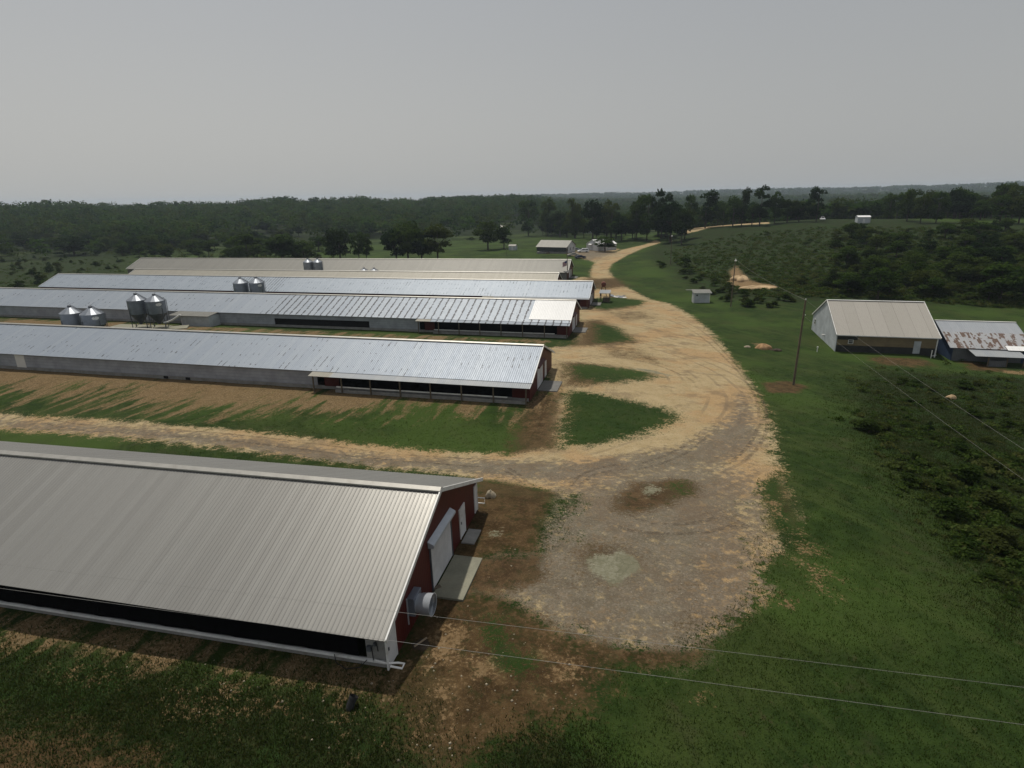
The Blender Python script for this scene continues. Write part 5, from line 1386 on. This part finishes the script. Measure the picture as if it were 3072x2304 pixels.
# ---- woods too many to count: one mesh
def forest(name, label, XY, hs, ws, nleaf, leaf, seed, kinds=('oak','tall')):
    rg = np.random.default_rng(seed); Vs = []; tone = []; hue = []
    Z = height(XY[:,0], XY[:,1])
    lib = []
    for k in kinds:
        for i in range(5):
            pos, d, tn, c, rad = crown_points(k, nleaf, rg); lib.append((pos, d, tn))
    for i in range(len(XY)):
        pos, d, tn = lib[rg.integers(0, len(lib))]
        a = rg.uniform(0, 6.28); ca, sa = math.cos(a), math.sin(a); Rm = np.array([[ca,-sa,0],[sa,ca,0],[0,0,1]])
        p = (pos @ Rm.T) * [ws[i], ws[i], hs[i]] + [XY[i,0], XY[i,1], Z[i]]
        V, _ = leaf_quads(p, d @ Rm.T, leaf*ws[i], rg, .45)
        Vs.append(V); tone.append(np.clip(tn*.55 + rg.uniform(-.30,.95), 0, 1.5)); hue.append(np.full(nleaf, rg.uniform()))
    V = np.concatenate(Vs); n = len(V)//4
    o = raw_mesh(name, V, np.arange(4*n).reshape(n,4), M['forest'], {'tone': ('FACE', np.concatenate(tone)), 'hue': ('FACE', np.concatenate(hue))})
    return tag(o, label, 'wood', None, 'stuff')
def polar(n, r0, r1, a0, a1, seed, power=1.0, dens=None):
    rg = np.random.default_rng(seed); out = []
    while sum(len(o) for o in out) < n:
        r = r0 + (r1-r0)*rg.uniform(0,1,n)**power; a = np.radians(rg.uniform(a0, a1, n))
        X = np.stack([r*np.sin(a), r*np.cos(a)], -1)
        if dens is not None: X = X[rg.uniform(0,1,len(X)) < dens(X)]
        out.append(X)
    return np.concatenate(out)[:n]
rg = np.random.default_rng(21)
def patchy(X):
    v = np.sin(X[:,0]*.021+1.3*np.sin(X[:,1]*.017))*np.sin(X[:,1]*.031+X[:,0]*.009+2)
    r = np.hypot(X[:,0], X[:,1]); az = np.degrees(np.arctan2(X[:,0], X[:,1]))
    return np.clip(sstep(.05, .5, v) + sstep(560, 640, r)*1.0, 0.03, 1)
X = polar(3900, 440, 1080, -47, 6, 22, 1.0, patchy)
forest('ridge_wood', 'dense wood clothing the long ridge at the left horizon', X, rg.uniform(9, 19, len(X)), rg.uniform(9, 17, len(X)), 110, .085, 23)
def notnear(X):
    r = np.hypot(X[:,0], X[:,1]); az = np.degrees(np.arctan2(X[:,0], X[:,1])); return np.where((r < 430) & (az < 16), 0.0, 1.0)
X = polar(3400, 400, 1500, 4, 48, 24, 1.25, notnear)
forest('plain_wood', 'flat dark wood spreading behind the hilltop at the right', X, rg.uniform(8, 14, len(X)), rg.uniform(10, 17, len(X)), 84, .092, 25)
X = polar(3600, 1300, 3900, -8, 48, 26, 1.0)
forest('far_wood', 'hazy blue wood on the farthest ridge along the right horizon', X, rg.uniform(10, 18, len(X)), rg.uniform(24, 40, len(X)), 60, .10, 27)

# ---- low brush, rough grass and mown grass as ground cover
def blades(name, label, cat, n, xr, yr, accept, hmin, hmax, wid, per, seed, mat, spread=.12, zoff=-.02):
    rg = np.random.default_rng(seed); K = []
    tot = 0
    while tot < n:
        X = np.stack([rg.uniform(*xr, n), rg.uniform(*yr, n)], -1)
        X = X[rg.uniform(0,1,len(X)) < accept(X)]; K.append(X); tot += len(X)
        if len(K) > 60: break
    X = np.concatenate(K)[:n]; Z = height(X[:,0], X[:,1]); n = len(X)
    hs = rg.uniform(hmin, hmax, n)
    P = np.repeat(np.concatenate([X, Z[:,None]], 1), per, 0); hh = np.repeat(hs, per)*rg.uniform(.6,1.15,n*per)
    P[:,:2] += rg.normal(0, spread, (n*per, 2))
    a = rg.uniform(0, 6.28, n*per); lean = rg.normal(0, .45, (n*per, 2))*hh[:,None]
    w = wid*rg.uniform(.6,1.4,n*per)
    t = np.stack([np.cos(a)*w, np.sin(a)*w, 0*a], -1)
    tip = P + np.concatenate([lean, hh[:,None]], 1)
    b0 = P + [0,0,zoff]
    V = np.stack([b0 - t, b0 + t, tip], 1).reshape(-1,3)
    tone = np.repeat(rg.uniform(0,1,n), per)*.6 + rg.uniform(0,.4,n*per)
    o = raw_mesh(name, V, np.arange(len(V)).reshape(-1,3), mat, {'tone': ('FACE', tone), 'hue': ('FACE', np.repeat(rg.uniform(0,1,n), per))})
    return tag(o, label, cat, None, 'stuff')
M['blade'] = leaf_mat('grass_blades', (.019,.038,.007), (.043,.070,.014), (.064,.070,.020), False)
M['rough_blade'] = leaf_mat('rough_grass', (.019,.034,.008), (.046,.068,.020), (.072,.062,.028), False)
M['brushleaf'] = leaf_mat('brush_leaves', (.022,.044,.009), (.066,.098,.023), (.080,.080,.028), False)
_c, _s = math.cos(h1), math.sin(h1)
def under_barns(X):
    out = np.zeros(len(X), bool)
    for b_, hw, L in ((b1, 7.3, 150), (b2[0], 8.2, 150), (b3[0], 8, 160)):
        h = b_.rotation_euler.z; dx = X[:,0]-b_.location.x; dy = X[:,1]-b_.location.y
        lx = dx*math.cos(h)+dy*math.sin(h); ly = -dx*math.sin(h)+dy*math.cos(h)
        out |= (lx < .1) & (lx > -L) & (np.abs(ly) < hw)
    return out
def acc_mown(X):
    r = np.hypot(X[:,0], X[:,1]); m_ = np.clip(28/np.maximum(r,10), 0, 1)**2
    bad = np.maximum(mask_at('road', X[:,0], X[:,1]) - mask_at('green', X[:,0], X[:,1]), 0)
    bad = np.maximum(bad, np.maximum(mask_at('clay', X[:,0], X[:,1]), mask_at('bare', X[:,0], X[:,1]))); bad = np.maximum(bad, mask_at('brown', X[:,0], X[:,1])*.93)
    return np.where(under_barns(X), 0, m_*np.where(bad > .45, 0.0, 1-bad))
blades('mown_grass', 'short dark green grass over the open lawn around the yard', 'grass', 70000, (-35, 62), (8, 82), acc_mown, .05, .13, .020, 4, 31, M['blade'])
def acc_rough(X):
    r = np.hypot(X[:,0], X[:,1]); m_ = np.clip(26/np.maximum(r,10), .02, 1)**1.5
    ro = mask_at('rough', X[:,0], X[:,1])
    cl = np.maximum(mask_at('clay', X[:,0], X[:,1]), mask_at('brown', X[:,0], X[:,1]))
    return np.where(under_barns(X), 0, m_*ro*(1-.8*cl))
blades('rough_grass', 'rank uncut grass and weeds on the banks', 'grass', 38000, (-45, 90), (7, 90), acc_rough, .07, .22, .024, 4, 32, M['rough_blade'], .14)
def brush(name, label, n, region, seed, smin, smax, leaf, tall=.42, clump=.0, jit=0.0):
    rg = np.random.default_rng(seed); Vs = []; tn = []; hu = []
    for p in scatter_px(region, n, seed):
        q = at(*(p + rg.normal(0, 1, 2)*jit)); w = rg.uniform(smin, smax)*(1 - .35*rg.uniform()); k = 46
        pos, d, tone, c, rad = crown_points('shrub', k, rg)
        if max(mask_at('clay', q[:1], q[1:2])[0], mask_at('bare', q[:1], q[1:2])[0]) > .4: continue
        dn = .5+.5*math.sin(q[0]*.55+2*math.sin(q[1]*.33))*math.sin(q[1]*.47+q[0]*.2)
        if rg.uniform() < clump*(1-dn): continue
        P = pos*[w, w, w*tall*(.6+.7*dn)] + q - [0,0,.1]
        V, _ = leaf_quads(P, d, leaf*w, rg, .5); Vs.append(V); tn.append(tone); hu.append(np.full(k, rg.uniform()))
    V = np.concatenate(Vs); n4 = len(V)//4
    o = raw_mesh(name, V, np.arange(4*n4).reshape(n4,4), M['brushleaf'], {'tone': ('FACE', np.concatenate(tn)), 'hue': ('FACE', np.concatenate(hu))})
    return tag(o, label, 'brush', None, 'stuff')
brush('low_brush', 'tangled weeds covering the hollow at the lower right', 900, LOWB, 41, .5, 2.3, .090, .42, .9, 34)
brush('hill_brush', 'tangled low brush covering the slope above the shed', 6200, [(1990,760),(2060,740),(2200,705),(2450,682),(2700,682),(3100,685),(3100,930),(2850,915),(2650,895),(2400,892),(2250,890),(2130,840),(2040,800)], 42, 1.4, 3.4, .09, .38, .1)
brush('valley_scrub', 'mixed green scrub filling the valley floor behind the long roofs', 700, [(0,705),(1000,715),(1005,785),(420,785),(410,770),(0,768)], 44, 3.0, 7.0, .075, .5, .2)
brush('pasture_brush', 'scrubby weeds over the rough pasture at the left', 240, [(0,765),(200,775),(420,768),(370,815),(120,860),(0,868)], 43, 1.2, 4.0, .075)

# ---- loose stones
def stones(name, label, n, polys, seed, smin, smax):
    rg = np.random.default_rng(seed); X = []
    while len(X) < n:
        P = polys[rg.integers(0, len(polys))]; p = rg.uniform(P.min(0), P.max(0))
        if in_poly(P, *p): X.append(at(*p))
    X = np.array(X)
    base = np.array([(1,0,0),(0,1,0),(-1,0,0),(0,-1,0),(0,0,1),(0,0,-.6)], float)
    tri = np.array([(0,1,4),(1,2,4),(2,3,4),(3,0,4),(1,0,5),(2,1,5),(3,2,5),(0,3,5)])
    s = smin + (smax-smin)*rg.uniform(0,1,len(X))**3
    V = base[None]*rg.uniform(.6,1.3,(len(X),6,3)); a = rg.uniform(0,6.28,len(X)); ca, sa = np.cos(a)[:,None], np.sin(a)[:,None]
    V = np.stack([V[...,0]*ca - V[...,1]*sa, V[...,0]*sa + V[...,1]*ca, V[...,2]*.7], -1)*s[:,None,None] + X[:,None,:]
    Fq = (tri[None] + 6*np.arange(len(X))[:,None,None]).reshape(-1,3)
    return tag(raw_mesh(name, V.reshape(-1,3), Fq, M['stone']), label, 'stones', None, 'stuff')
BOT = np.array([(0,1850),(560,1960),(1130,2030),(1250,1960),(1300,1840),(1480,1800),(1800,1960),(1780,2080),(1600,2200),(1300,2290),(900,2260),(500,2120),(200,2000),(0,1950)], float)
YARD = np.array([(1420,1700),(1640,1540),(1880,1440),(2250,1420),(2330,1600),(2260,1800),(2050,1950),(1750,1940),(1540,1820)], float)
stones('loose_stones', 'small pale stones scattered over the bare earth and gravel', 420, [BOT, BOT, YARD], 51, .012, .085)

# ------------------------------------------------------------------ sky, sun, air
w = bpy.data.worlds.new('World'); scene.world = w; w.use_nodes = True
n = NT(w.node_tree); bg = w.node_tree.nodes['Background']
SUN = np.array([-.155, .426, 1.0]); SUN /= np.linalg.norm(SUN)
el = math.asin(SUN[2]); az = math.atan2(SUN[0], SUN[1])
sky = n.node('ShaderNodeTexSky', sky_type='NISHITA'); sky.sun_disc = False; sky.sun_elevation = el; sky.sun_rotation = az
sky.air_density = 1.5; sky.dust_density = 6.0; sky.ozone_density = 1.0
hs_ = n.node('ShaderNodeHueSaturation'); n.put(hs_.inputs['Color'], sky.outputs[0]); n.put(hs_.inputs['Saturation'], .35)
zz = n.sep(n.coord('Generated'))
up = n.math('ABSOLUTE', zz[2])
lft = n.mix(n.step(up, 0, .40), (5.0,5.02,4.85), (3.75,3.92,4.18)); rgt = n.mix(n.step(up, 0, .40), (4.2,4.28,4.22), (3.15,3.32,3.56))
veil = n.mix(n.step(zz[0], -.7, .7), lft, rgt)
c = n.mix(.86, hs_.outputs[0], veil)
n.put(bg.inputs['Color'], c); bg.inputs['Strength'].default_value = .1
sd = bpy.data.lights.new('sun', 'SUN'); sd.energy = 3.1; sd.angle = math.radians(1.2); sd.color = (1.0,.94,.84)
so = bpy.data.objects.new('sun', sd); COL.objects.link(so)
so.rotation_euler = Vector(SUN).to_track_quat('Z', 'Y').to_euler()
hz, nh, hb_ = new_mat('haze_air')
hz.node_tree.nodes.remove(hb_)
vp = nh.node('ShaderNodeVolumePrincipled'); vp.inputs['Color'].default_value = (.70,.82,.97,1); vp.inputs['Density'].default_value = 1.2e-4; vp.inputs['Anisotropy'].default_value = .2
nh.l.new(vp.outputs[0], hz.node_tree.nodes['Material Output'].inputs['Volume'])
ztop = 62.0; zlow = float(VZ.min()) - 3
mb = MB(); mb.box(-5800, 5800, -400, 5850, zlow, ztop)
o = mb.build('haze', hz); tag(o, 'thin summer haze lying over the whole valley', 'haze', kind='stuff'); o.data.update()
vs_ = scene.view_settings; vs_.view_transform = 'Standard'; vs_.look = 'None'; vs_.exposure = 0; vs_.gamma = 1; vs_.use_curve_mapping = False
scene.cycles.volume_bounces = 0
